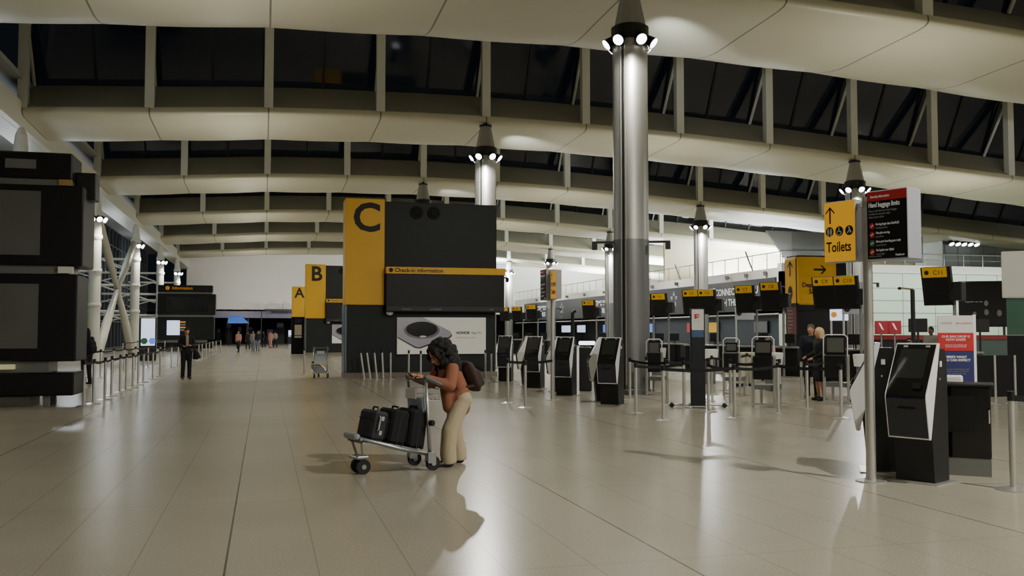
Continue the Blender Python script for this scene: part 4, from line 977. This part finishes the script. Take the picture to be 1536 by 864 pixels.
# kiosk with notices before the A tower, bright window screen
b = AT(447, 68); t = empty('notice_totem', b, 0, 'dark totem with white notices before the A tower', 'totem')
MB().cbox((0, 0, 1.35), (.95, .5, 2.7), .03).build('totem_body', PANEL2, t); MB().box((0, -.26, 1.75), (.5, .02, .75)).build('notice', WHITEPAPER, t); MB().box((0, -.26, 2.4), (.5, .02, .3)).build('blue_header', NAVY, t); MB().box((0, -.26, 1.25), (.5, .02, .14)).build('notice', WHITEPAPER, t)
b = AT(222, 52); t = empty('lit_wall_screen', b, R(14), 'bright white screen glowing by the glazed wall beside the Information board', 'screen')
MB().box((0, 0, 1.6), (.72, .1, 1.5)).build('screen', PALELIT, t); MB().box((0, .06, 1.2), (.9, .08, 2.4)).build('frame', BLACK, t)
for x, m_ in ((-.2, mat('poster_green', rgb(60, 140, 100), .5, noise=.1)), (.22, BLUELIT)): MB().disc((x, -.06, 1.1), .18, 18).build('poster_dot', m_, t)
# ------------------------------------------------------------------ luggage trolley
def make_trolley(pos, rz, label):
    t = empty('luggage_trolley', pos, rz, label, 'trolley', 'luggage trolleys')
    for x in (-.235, .235):
        MB().cyl((x - .02, 0, .085), (x + .02, 0, .085), .085, n=20).build('rear_wheel', RUBBER, t)
        MB().cyl((x - .03, 0, .085), (x + .03, 0, .085), .03, n=12).box((x, .03, .15), (.085, .10, .12)).build('wheel_bracket', TROLLEY, t)
        MB().tube([(x * .92, .03, .16), (x * .95, .055, .5), (x * 1.0, .095, 1.02)], .021, 10).build('upright', TROLLEY, t, smooth=True)
        MB().cbox((x, .0, 1.03), (.06, .27, .05), .02, M=Matrix.Rotation(R(24), 3, 'X')).build('arm_rest', mat('grip_grey', rgb(96, 100, 100), .6, noise=.1), t)
        MB().tube([(x, .04, .19), (x * .98, .45, .285), (x * .80, .84, .40), (x * .5, .91, .425)], .022, 8).build('side_rail', TROLLEY, t, smooth=True)
    MB().tube([(-.24, .10, 1.045), (.24, .10, 1.045)], .020, 10).build('handle_bar', mat('grip_grey', rgb(96, 100, 100), .6), t)
    d = MB()
    for i in range(9):
        x = -.18 + i * .045; d.tube([(x, .04, .20), (x * .98, .45, .285), (x * .85, .86, .40)], .008, 5)
    for y, z in ((.1, .20), (.35, .25), (.6, .305), (.78, .365), (.88, .405)): d.tube([(-.235 + y * .04, y, z), (.235 - y * .04, y, z)], .014, 6)
    d.tube([(-.12, .91, .425), (.12, .91, .425)], .03, 8); d.box((0, .46, .272), (.42, .84, .022), M=Matrix.Rotation(R(13.2), 3, 'X'))
    d.build('platform', TROLLEY, t)
    MB().cbox((0, .91, .43), (.34, .07, .07), .02).build('nose_bumper', mat('bumper_grey', rgb(150, 152, 150), .5, noise=.1), t)
    for x in (-.14, .14): MB().tube([(x, .86, .39), (x * .6, .81, .20)], .016, 6).build('front_strut', TROLLEY, t)
    MB().cbox((0, .82, .19), (.24, .16, .035), .012).build('castor_plate', TROLLEY, t)
    for x in (-.075, .075):
        MB().cyl((x - .02, .80, .083), (x + .02, .80, .083), .083, n=20).build('front_wheel', RUBBER, t)
        MB().cyl((x - .028, .80, .083), (x + .028, .80, .083), .028, n=12).box((x, .81, .15), (.012, .04, .1)).build('castor_fork', TROLLEY, t)
    MB().cbox((0, .10, .72), (.40, .03, .24), .01, M=Matrix.Rotation(R(-5), 3, 'X')).build('advert_plate', LABELBLUE, t)
    MB().cbox((.02, .16, .88), (.26, .02, .12), .005).build('white_label', WHITEPAPER, t)
    bk = MB()
    for z in (.80, .86, .93): bk.tube([(-.2, .09, z), (-.2, -.10, z), (.2, -.10, z), (.2, .09, z)], .006, 5)
    for x in (-.2, -.1, 0, .1, .2): bk.tube([(x, .08, .80), (x, -.10, .80), (x, -.10, .94)], .006, 5)
    bk.build('wire_basket', CHROME, t)
    MB().cyl((-.26, .05, .55), (-.30, .03, .55), .035, n=10).build('brake_knob', BLACK, t)
    return t
RZW = R(108)
T0 = Vector((1.83, 10.99, 0))
make_trolley(T0, RZW, 'luggage trolley loaded with black suitcases pushed by the curly haired woman')
b = AT(482, 32.5); make_trolley(b, R(8), 'empty luggage trolley parked before the B tower')
TM4 = Matrix.Translation(T0) @ Matrix.Rotation(RZW, 4, 'Z')
def on_trolley(y, extra=0.0):  # height of the deck
    return .205 + (y - .04) * .235 + extra
def suitcase(kind, y, x, dims, label, extra, tilt=12, yaw=0):
    w, d, h = dims
    loc = TM4 @ Vector((x, y, on_trolley(y) + .012))
    t = empty('suitcase', loc, 0, label, 'suitcase', 'black suitcases on the trolley')
    t.rotation_euler = (Matrix.Rotation(RZW + R(yaw), 4, 'Z') @ Matrix.Rotation(R(tilt), 4, 'X')).to_euler()
    MB().cbox((0, 0, h / 2 + .01), (w, d, h), .03).build('shell', CASE if kind == 'pilot' else CASE2, t)
    if kind == 'pilot':
        MB().box((0, 0, h * .72), (w + .006, d + .006, .008)).build('lid_seam', BLACK, t)
        MB().tube([(-.07, 0, h + .01), (-.06, 0, h + .05), (.06, 0, h + .05), (.07, 0, h + .01)], .011, 8).build('handle', BLACK, t)
        for z in (.10, h - .07): MB().cbox((-w / 2 - .006, -.02, z), (.012, .035, .05), .004).build('clasp', SIGNGREY, t)
        MB().tube([(-w / 2 - .005, -.03 + .05, .12), (-w / 2 - .03, .02, .13), (-w / 2 - .03, .02, .27), (-w / 2 - .005, .02, .28)], .009, 6).build('side_handle', SIGNGREY, t)
    else:
        MB().tube([(-.08, 0, h + .01), (-.07, 0, h + .04), (.07, 0, h + .04), (.08, 0, h + .01)], .012, 8).build('handle', BLACK, t)
        MB().cbox((0, d / 2 + .015, h * .42), (w * .8, .03, h * .6), .012).build('front_pocket', CASE2, t)
        for sx in (-1, 1): MB().cyl((sx * (w / 2 - .05) - .015, -d / 2 + .02, .02), (sx * (w / 2 - .05) + .015, -d / 2 + .02, .02), .022, n=10).build('wheel', RUBBER, t)
        MB().box((0, 0, h * .5), (w + .005, .012, h * .98)).build('zip', BLACK, t)
    return t
suitcase('pilot', .70, -.02, (.38, .20, .33), 'black hard pilot case with silver clasps at the front of the trolley', 0)
suitcase('soft', .455, .0, (.40, .22, .39), 'black soft suitcase in the middle of the trolley', 0)
suitcase('soft', .20, -.0, (.40, .22, .44), 'tallest black upright suitcase against the trolley handle', 0, 8)

# ------------------------------------------------------------------ people
JD = dict(pelvis=(0, 0, .93), waist=(0, 0, 1.05), chest=(0, .01, 1.26), neck=(0, -.005, 1.44), head=(0, .03, 1.585),
          shl=(-.175, 0, 1.39), shr=(.175, 0, 1.39), ell=(-.225, -.02, 1.12), elr=(.225, -.02, 1.12), wrl=(-.22, .05, .88), wrr=(.22, .05, .88),
          hil=(-.09, 0, .90), hir=(.09, 0, .90), knl=(-.10, .02, .49), knr=(.10, .02, .49), anl=(-.105, -.02, .08), anr=(.105, -.02, .08))
def hand(mb, wr, el, side, curl=.5, palm=None, fine=True):
    wr, el = Vector(wr), Vector(el); d = (wr - el).normalized()
    up = Vector(palm) if palm else Vector((side, 0, 0))
    n = (up - d * up.dot(d)).normalized(); s_ = d.cross(n).normalized()
    c = wr + d * .05
    Mx = Matrix((s_, d, n)).transposed()
    mb.ell(c, (.040, .055, .019), 10, 8, Mx)
    if not fine: mb.ell(wr + d * .11 - n * .02, (.034, .045, .018), 10, 6, Mx); return
    for k, (o, L) in enumerate(((-.030, .068), (-.010, .078), (.010, .074), (.029, .058))):
        p0 = wr + d * .092 + s_ * o; a = 0.0; r = .0095
        for q in range(3):
            a += curl * .75
            p1 = p0 + (d * math.cos(a) - n * math.sin(a)) * (L * (.42, .32, .26)[q]); mb.cap(p0, p1, r, r * .92, 8); p0 = p1; r *= .92
    p0 = wr + d * .03 - s_ * .034; p1 = p0 + (d * .7 - s_ * .6 - n * .35).normalized() * .045; p2 = p1 + (d * .9 - s_ * .1 - n * .4).normalized() * .035
    mb.cap(wr + d * .02 - s_ * .02, p0, .014, .013, 8); mb.cap(p0, p1, .0125, .011, 8); mb.cap(p1, p2, .011, .009, 8)
def human(label, loc, rz, J=None, H=1.7, top=CLOTHBLACK, bottom=('trousers', CLOTHBLACK), hair=(HAIRBLACK, 'short'), shoes=BLACK, skin=SKIN, vox=.02, cloth_vox=.024, tilt=0, group=None, bag=None, fine=False, curl=.5, palm=None, sleeve=1.0, topname='jacket', shirt=None, headturn=0, bulk=1.0, hem=0.0):
    j = {k: Vector(v) for k, v in JD.items()}
    if J: j.update({k: Vector(v) for k, v in J.items()})
    s = H / 1.7
    HM = Matrix.Rotation(R(headturn), 3, 'Z') @ Matrix.Rotation(R(tilt), 3, 'X')       # tilt<0 looks down
    h = j['head']
    def hp(x, y, z): return h + HM @ Vector((x, y, z))
    b = MB()
    b.ell(h + HM @ Vector((0, -.008, .028)), (.073, .093, .092), 16, 12, HM)
    b.ell(hp(0, .022, -.045), (.056, .066, .072), 14, 10, HM); b.ell(hp(0, .052, -.088), (.030, .030, .024), 10, 8, HM)
    b.cap(hp(0, .086, .012), hp(0, .104, -.028), .010, .016, 8)
    for sx in (-1, 1):
        b.ell(hp(sx * .074, -.005, -.008), (.012, .020, .032), 8, 6, HM); b.ell(hp(sx * .017, .092, -.032), (.011, .012, .009), 8, 6, HM); b.ell(hp(sx * .034, .062, -.02), (.024, .022, .02), 8, 6, HM)
    b.ell(hp(0, .082, -.062), (.023, .012, .009), 8, 6, HM)
    b.cap(j['neck'] - (j['neck'] - j['chest']) * .1, hp(0, -.01, -.06), .052, .050)
    b.cap(j['pelvis'], j['waist'], .095, .09); b.cap(j['waist'], j['chest'], .09, .105); b.cap(j['chest'], j['neck'], .095, .055)
    for e in 'lr':
        b.cap(j['sh' + e], j['chest'] + (j['neck'] - j['chest']) * .55, .048, .06)
        b.cap(j['sh' + e], j['el' + e], .044, .036); b.cap(j['el' + e], j['wr' + e], .036, .024)
        b.cap(j['pelvis'], j['hi' + e], .09, .085); b.cap(j['hi' + e], j['kn' + e], .078, .050); b.cap(j['kn' + e], j['kn' + e] + (j['an' + e] - j['kn' + e]) * .3, .050, .052); b.cap(j['kn' + e] + (j['an' + e] - j['kn' + e]) * .3, j['an' + e], .052, .034)
        f = Vector(j['an' + e]); toe = Vector((f.x * 1.12, f.y + .15, .035)); heel = Vector((f.x, f.y - .04, .035))
        b.cap(heel, toe, .032, .030); b.cap(f, heel, .034, .032)
        sd = -1 if e == 'l' else 1
        hand(b, j['wr' + e], j['el' + e], sd, curl, palm, fine)
    for i, v in enumerate(b.v): b.v[i] = tuple(c * s for c in v)
    body = remesh(b, 'person', skin, None, vox * (.42 if fine else 1) * s, 2, .4)
    body.location = loc; body.rotation_euler = (0, 0, rz); tag(body, label, 'person', group)
    def piece(mb, name, m, v=None, it=3):
        for i, p in enumerate(mb.v): mb.v[i] = tuple(c * s for c in p)
        return remesh(mb, name, m, body, (v or cloth_vox) * s, it)
    # top
    t = MB()
    t.cap(j['pelvis'] + Vector((0, 0, -.03)), j['waist'], .128, .122); t.cap(j['waist'], j['chest'], .122, .132); t.cap(j['chest'], j['neck'] + (j['chest'] - j['neck']) * .22, .128, .075)
    up = (j['chest'] - j['waist']).normalized()
    for e in 'lr':
        t.cap(j['pelvis'] + (j['hi' + e] - j['pelvis']) * .7, j['waist'] + (j['hi' + e] - j['pelvis']) * .45, .108, .095)
        t.cap(j['waist'] + (j['sh' + e] - j['chest']) * .35 * Vector((1, 1, 0)).length * .7, j['chest'] + (j['sh' + e] - j['chest']) * .45, .10, .105)
        t.cap(j['sh' + e], j['chest'] + (j['neck'] - j['chest']) * .5, .066, .085)
        w = j['el' + e] + (j['wr' + e] - j['el' + e]) * .94 * sleeve
        t.cap(j['sh' + e], j['el' + e], .068 * bulk, .060 * bulk); t.cap(j['el' + e], w, .060 * bulk, .042 * bulk)
    if hem:
        for e in 'lr':
            t.cap(j['pelvis'] + (j['hi' + e] - j['pelvis']) * .6 + Vector((0, .02, -hem)), j['waist'] + (j['hi' + e] - j['pelvis']) * .5, .125, .11)
        t.cap(j['pelvis'] + Vector((0, .15, -hem - .02)), j['chest'] + Vector((0, .08, 0)), .075, .10)
    piece(t, topname, top)
    if shirt:
        d = (j['neck'] - j['chest']); q = MB(); q.box(j['chest'] + Vector((0, .128, .0)) + d * .05, (.09, .05, .36), M=Matrix.Rotation(R(6), 3, 'X')); piece(q, 'shirt', shirt, .02)
    # bottom
    kind, m = bottom[:2]
    t = MB()
    if kind == 'skirt':
        t.cap(j['pelvis'] + Vector((0, 0, .02)), (j['hil'] + j['hir']) / 2, .125, .135)
        for e in 'lr':
            k = j['hi' + e] + (j['kn' + e] - j['hi' + e]) * .92
            t.cap(j['hi' + e], k, .125, .095)
        t.cap((j['hil'] + j['hir']) / 2, (j['knl'] + j['knr']) / 2 + Vector((0, 0, .05)), .12, .10)
    else:
        for e in 'lr':
            t.cap(j['pelvis'] + Vector((0, 0, .0)), j['hi' + e], .118, .112); t.cap(j['hi' + e], j['kn' + e], .104, bottom[2] if len(bottom) > 2 else .075)
            a = j['an' + e] + Vector((0, .0, .0)); t.cap(j['kn' + e], a + Vector((0, 0, .08)), bottom[2] if len(bottom) > 2 else .075, (bottom[3] if len(bottom) > 3 else .062))
            rb = (bottom[3] if len(bottom) > 3 else .062); t.cyl((a.x, a.y - .01, .20), (a.x, a.y - .015, .045), rb, rb * 1.02, 14)
    piece(t, kind, m)
    for e in 'lr':
        t = MB(); f = Vector(j['an' + e]); toe = Vector((f.x * 1.12, f.y + .155, .04)); heel = Vector((f.x, f.y - .045, .04))
        t.cap(heel, toe, .040, .038); t.cap(f - Vector((0, 0, .01)), heel, .045, .040); t.cap(f + Vector((0, .03, -.02)), toe, .040, .030)
        for i, v in enumerate(t.v): t.v[i] = (v[0], v[1], max(.002, v[2]))
        piece(t, 'shoe', shoes, .016)
    hm, style = hair
    t = MB()
    if style == 'curly':
        hr = random.Random(5)
        t.ell(hp(0, -.05, .035), (.125, .125, .115), 16, 10, HM)
        for i in range(210):
            a = hr.uniform(0, 2 * math.pi); e = hr.uniform(-1.0, 1.0)
            q = Vector((math.cos(a) * math.sqrt(1 - e * e) * .165, math.sin(a) * math.sqrt(1 - e * e) * .16 - .06, e * .17 - .03))
            if q.y > .055 and q.z < .085 and abs(q.x) < .10: continue
            r = hr.uniform(.018, .042); t.ell(hp(*q), (r, r, r * 1.15), 7, 5)
        for i in range(70):
            a = hr.uniform(-.4, math.pi + .4); z = hr.uniform(-.30, -.06); rr = .10 + .05 * (1 - abs(z + .12) / .20)
            q = Vector((math.cos(a) * rr * 1.15, -.055 - math.sin(a) * rr * .75, z))
            r = hr.uniform(.026, .044); t.ell(hp(*q), (r, r, r * 1.3), 7, 5)
        for sx in (-1, 1):
            for i in range(26):
                r = hr.uniform(.02, .034); t.ell(hp(sx * hr.uniform(.07, .135), hr.uniform(-.08, .055), hr.uniform(-.26, .05)), (r, r, r * 1.4), 7, 5)
        piece(t, 'hair', hm, .011, 1)
    else:
        t.ell(hp(0, -.018, .042), (.082, .098, .092), 16, 10, HM); t.ell(hp(0, -.045, -.01), (.078, .075, .075), 14, 9, HM)
        if style == 'bob':
            t.ell(hp(0, -.03, .03), (.10, .105, .10), 14, 10, HM)
            for sx in (-1, 1): t.cap(hp(sx * .075, -.02, .02), hp(sx * .082, -.01, -.12), .045, .034)
            t.cap(hp(0, -.075, .0), hp(0, -.08, -.13), .075, .06)
        if style == 'long':
            t.cap(hp(0, -.06, .0), hp(0, -.10, -.25), .078, .06)
        piece(t, 'hair', hm, .016 if vox < .03 else .03, 2)
    if fine:
        for sx in (-1, 1):
            e = MB(); e.ell(hp(sx * .032, .078, .004), (.013, .008, .007), 10, 7, HM)
            for i, v in enumerate(e.v): e.v[i] = tuple(c * s for c in v)
            e.build('eye', mat('eye_dark', rgb(40, 28, 24), .3, noise=.1), body, smooth=True)
            e = MB(); e.cap(hp(sx * .018, .088, .026), hp(sx * .048, .074, .028), .006, .004, 6)
            for i, v in enumerate(e.v): e.v[i] = tuple(c * s for c in v)
            e.build('eyebrow', HAIRBLACK, body, smooth=True)
        e = MB(); e.ell(hp(0, .090, -.064), (.021, .008, .007), 10, 6, HM)
        for i, v in enumerate(e.v): e.v[i] = tuple(c * s for c in v)
        e.build('mouth', mat('lip', rgb(150, 84, 76), .5, noise=.1), body, smooth=True)
    if bag:
        t = MB(); c = j['chest']; up = (j['neck'] - j['pelvis']).normalized(); back = Vector((0, -up.z, up.y))
        Mx = Matrix((Vector((1, 0, 0)), -back, up)).transposed()
        t.cbox(c + back * .215 - up * .13, (.29, .15, .40), .06, M=Mx); t.cbox(c + back * .30 - up * .19, (.23, .07, .22), .03, M=Mx)
        bo = piece(t, 'backpack_tmp', bag, .02, 4)
        bo.name = 'backpack'; bo.parent = None; bo.location = loc; bo.rotation_euler = (0, 0, rz)
        for sx in (-1, 1):
            st = MB(); st.tube([v * s for v in (c + back * .15 - up * .22 + Vector((sx * .13, 0, 0)), c - back * .145 - up * .10 + Vector((sx * .12, 0, 0)), c - back * .14 + up * .06 + Vector((sx * .11, 0, 0)), c + up * .185 + Vector((sx * .10, 0, 0)), c + back * .15 + up * .10 + Vector((sx * .09, 0, 0)))], .018, 6)
            st.build('strap', bag, bo, smooth=True)
        return body, bo
    return body
W0 = Vector((2.138, 11.08, 0))
JW = dict(pelvis=(0, -.16, .82), waist=(0, -.14, .92), chest=(0, -.05, 1.08), neck=(0, .05, 1.23), head=(0, .145, 1.325),
          shl=(-.165, .03, 1.165), shr=(.165, .03, 1.165), ell=(-.235, .10, .965), elr=(.235, .10, .965), wrl=(-.095, .36, 1.065), wrr=(.085, .38, 1.07),
          hil=(-.09, -.16, .79), hir=(.09, -.16, .79), knl=(-.10, .03, .43), knr=(.10, -.14, .43), anl=(-.105, .06, .08), anr=(.105, -.20, .08))
wb, bp = human('curly haired woman in a rust brown jacket leaning on the luggage trolley', W0, RZW, JW, top=RUST, bottom=('trousers', KHAKI, .100, .096), hair=(HAIRBLACK, 'curly'), shoes=BLACK, vox=.016, cloth_vox=.015, tilt=-38, bag=BROWNBAG, fine=True, curl=.75, palm=(0, 0, 1), bulk=1.16, hem=.10)
tag(bp, 'dark brown backpack worn on the back of the curly haired woman', 'backpack')
ph = MB().cbox((0, 0, 0), (.075, .15, .01), .004).build('phone', BLACKGLOSS)
ph.location = Matrix.Translation(W0) @ Matrix.Rotation(RZW, 4, 'Z') @ Vector((0, .50, 1.09)); ph.rotation_euler = (R(35), 0, RZW)
tag(ph, 'dark phone held in both hands of the curly haired woman', 'phone')
# man in black walking down the hall
p = G(279, 569)
man = human('man in an open black coat and trousers standing alone in the hall', p, va(279) + R(180) + R(8), dict(wrl=(-.12, .22, 1.12), ell=(-.25, .02, 1.12), elr=(.25, -.02, 1.12), wrr=(.14, .20, 1.10)), 1.74, CLOTHBLACK, ('trousers', CLOTHBLACK, .075, .066), (HAIRBLACK, 'short'), vox=.022, shirt=SHIRT, topname='coat', tilt=-12)
cb = MB().tube([(-.22, .1, 1.0), (-.30, .05, .9), (-.34, 0, .72)], [.03, .10, .14], 10); o = cb.build('shoulder_bag', CLOTHBLACK, smooth=True); o.location = p; o.rotation_euler = (0, 0, va(279) + R(188))
tag(o, 'dark bag hanging at the side of the man in the black coat', 'bag')
p = AT(131, 28.5)
w2, b2 = human('person in dark clothes seen behind the queue belts by the dark information tower', p, va(131) + R(40), None, 1.72, CLOTHBLACK, hair=(HAIRBLACK, 'long'), vox=.03, cloth_vox=.03, bag=CLOTHBLACK)
tag(b2, 'dark backpack on the person behind the queue belts', 'backpack')
# blonde woman and grey haired man at the bag drop
p = G(1231, 601)
human('blonde woman in a black suit and skirt standing with bare calves at the bag drop', p, va(1231) + R(120), dict(wrl=(-.16, .26, 1.0), wrr=(.16, .26, 1.02)), 1.70, CLOTHBLACK, ('skirt', CLOTHBLACK), (HAIRBLOND, 'bob'), vox=.022)
p = G(1218, 597)
human('grey haired man in dark navy clothes standing behind the blonde woman', p, va(1218) + R(170), None, 1.78, CLOTHNAVY, hair=(HAIRGREY, 'short'), vox=.024)
# staff behind the counters
def stool(p, rz, lab):
    t = empty('office_chair', p, rz, lab, 'chair', 'staff chairs')
    MB().cbox((0, -.05, .47), (.44, .44, .07), .03).build('seat', BLACKMATT, t); MB().cbox((0, -.28, .80), (.40, .06, .44), .03).build('backrest', BLACKMATT, t)
    MB().cyl((0, -.05, .08), (0, -.05, .45), .03, n=10).build('stem', BLACK, t); MB().box((0, -.29, .58), (.06, .03, .3)).build('back_support', BLACK, t)
    bs_ = MB()
    for k in range(5):
        a = R(72 * k); bs_.box((math.cos(a) * .13, -.05 + math.sin(a) * .13, .065), (.27, .04, .03), rz=a)
    bs_.build('base', BLACK, t)
SEAT = dict(pelvis=(0, -.05, .60), waist=(0, -.05, .72), chest=(0, -.02, .93), neck=(0, .0, 1.11), head=(0, .04, 1.25), shl=(-.17, 0, 1.06), shr=(.17, 0, 1.06), ell=(-.21, .06, .80), elr=(.21, .06, .80), wrl=(-.14, .30, .80), wrr=(.14, .30, .80), hil=(-.09, -.03, .58), hir=(.09, -.03, .58), knl=(-.11, .40, .55), knr=(.11, .40, .55), anl=(-.11, .38, .08), anr=(.11, .38, .08))
for px, zc, lab, c1, hr_, chl in ((1364, 29.5, 'seated woman in dark clothes with glasses behind the big kiosk', CLOTHBLACK, (HAIRBLACK, 'long'), 'office chair under the seated woman behind the big kiosk'),
                           (1151, 31.0, 'seated clerk in pink behind the small bag drop screen', CLOTHPINK, (HAIRGREY, 'short'), 'office chair under the clerk in pink'), (1258, 35.0, 'seated clerk in maroon beneath the glowing number sign', mat('maroon_cloth', rgb(96, 44, 50), .85, noise=.15), (HAIRBLACK, 'short'), 'office chair under the clerk in maroon')):
    p = AT(px, zc); p.z = .18 if zc < 40 else 0
    pz = Vector((p.x, p.y, 0)); bo = human(lab, pz, va(px) + R(175), SEAT, 1.76, c1, hair=hr_, vox=.03, cloth_vox=.03)
    stool(pz, va(px) + R(175), chl)
    if zc < 30:
        g = MB().box((0, .148, 1.30), (.14, .03, .035)); g.build('glasses', BLACK, bo)
p = AT(1397, 28.4)
human('man in a pale grey coat standing behind the roller banner', p, va(1397) + R(150), None, 1.76, CLOTHGREY, ('trousers', CLOTHNAVY), (HAIRBLACK, 'short'), skin=SKIN2, vox=.03, cloth_vox=.03)
far = [(358, 74, 'distant person in a pale pink top near the hall end', CLOTHPINK, CLOTHBLACK, 150), (372, 88, 'distant person in black by the blue awning', CLOTHBLACK, CLOTHBLACK, 20), (380, 78, 'distant person in a pale shirt walking down the hall', CLOTHGREY, CLOTHDENIM, 170),
       (387, 77, 'distant person in dark top and denim walking beside the pale shirt', CLOTHNAVY, CLOTHDENIM, 175), (406, 95, 'distant person in pink before the dark shops', CLOTHPINK, CLOTHPINK, 160), (413, 97, 'distant person in grey before the dark shops', CLOTHGREY, CLOTHNAVY, 30), (396, 101, 'distant person in black before the dark shops', CLOTHBLACK, CLOTHNAVY, 90)]
for px, zc, lab, c1, c2, a in far:
    p = AT(px, zc)
    human(lab, p, va(px) + R(a), dict(knl=(-.10, .10, .50), anl=(-.10, .12, .08), anr=(.1, -.16, .08)), 1.7, c1, ('trousers', c2), vox=.04, cloth_vox=.04, group='travellers at the hall end')

# ------------------------------------------------------------------ lights
def lamp(kind, name, loc, power, col=(1, .95, .85), **kw):
    d = bpy.data.lights.new(name, kind); d.energy = power; d.color = col
    for k, v in kw.items(): setattr(d, k, v)
    o = bpy.data.objects.new(name, d); COL.objects.link(o); o.location = loc; return o
def aim(o, to):
    o.rotation_euler = (Vector(to) - o.location).to_track_quat('-Z', 'Y').to_euler()
WARM, COOL = (1, .95, .83), (.86, .92, 1)
KD, KU = 1.0, 1.0
for (x, ns) in ((9.25, range(-1, 7)), (27.75, range(-1, 7)), (46.2, range(0, 3))):
    for n in ns:
        y = Y0 + BAY * n; zr = 9.15 + (arch(x) - .19) * .9
        dk_ = 1500 if n == -1 else 1500 if n >= 2 else (800 if n == 1 else (2600 if x < 20 else 500))
        o = lamp('SPOT', 'column_downlight', (x - .5, y - 1.9, zr - .3), dk_ * (1.5 if x > 20 else 1.0), ((1, .96, .88) if x < 20 else (1, .98, .95)), specular_factor=.035, spot_size=R(172), spot_blend=.25, shadow_soft_size=.10); aim(o, (x - .5, y - 1.6, 0))
        # uplights washing the vault behind each column
        ku = 2000 if n >= 1 else 0
        if x > 20 and n >= 3: ku = 1800
        o = lamp('SPOT', 'column_uplight', (x + .55, y - .1, zr + .0), ku * KU, COOL, spot_size=R(40), spot_blend=1.0, shadow_soft_size=.10); aim(o, (x + 3.4, y + 4.4, 10.5 + arch(x)))
for n in range(-1, 7):
    y = Y0 + BAY * n
    o = lamp('SPOT', 'side_downlight', (-8.3, y - .5, 7.8), 900 if n >= 2 else (900 if n == -1 else 300), (1, .95, .84), spot_size=R(150), spot_blend=.6, shadow_soft_size=.2, specular_factor=.3); aim(o, (-6.5, y - 1.5, 0))
# added warm fill aimed up at the vaults, no fittings at these spots
for n in range(0, 7):
    for x in (-1.0, 18.5, 34.0):
        y = Y0 + BAY * n + .8
        o = lamp('AREA', 'vault_fill', (x, y, 5.8), (110 if n > 0 else 45), WARM, shape='RECTANGLE', size=1.2, size_y=.5); o.rotation_euler = (R(180), 0, 0); o.data.spread = R(170)
# bright wash on the end wall and over the mezzanine
o = lamp('AREA', 'mezzanine_wash', (42, 92, 6.4), 30000, COOL, shape='RECTANGLE', size=8, size_y=50); o.rotation_euler = (R(180), R(0), 0)
o = lamp('SPOT', 'end_wall_wash', (26, 104, 8.4), 12000, COOL, spot_size=R(110), spot_blend=.9, shadow_soft_size=.5); aim(o, (30, 123, 7.5))
for xw in (-3, 5, 13, 21):
    o = lamp('SPOT', 'end_wall_wash', (xw, 112, 5.0), 1500, (1, .96, .9), spot_size=R(120), spot_blend=1.0, shadow_soft_size=.4); aim(o, (xw, 123, 8.0))  # added spots without fittings, there to brighten the end wall
o = lamp('AREA', 'recess_light', (35.5, 80, 2.8), 900, COOL, shape='RECTANGLE', size=2, size_y=45)
o = lamp('AREA', 'check_in_wash', (45, 52.0, 6.6), 700, (.93, 1, .95), shape='RECTANGLE', size=18, size_y=.6); o.rotation_euler = (R(20), 0, 0)
for n in range(2, 7):
    lamp('POINT', 'facade_lamp', (-12.2, Y0 + BAY * n - 6, 7.6), 260, (.85, .92, 1), shadow_soft_size=.6, specular_factor=.15)
# ------------------------------------------------------------------ world, colour
w = bpy.data.worlds.new('night'); scene.world = w; w.use_nodes = True
bg = w.node_tree.nodes['Background']; bg.inputs[0].default_value = (.0035, .0045, .006, 1); bg.inputs[1].default_value = 1.0
vs = scene.view_settings; vs.view_transform = 'AgX'; vs.look = 'None'; vs.exposure = 0.22
scene.cycles.max_bounces = 6; scene.cycles.diffuse_bounces = 3; scene.cycles.glossy_bounces = 3; scene.cycles.transparent_max_bounces = 12
scene.cycles.sample_clamp_indirect = 4; scene.cycles.sample_clamp_direct = 0; scene.cycles.use_denoising = True; scene.cycles.caustics_reflective = False; scene.cycles.caustics_refractive = False
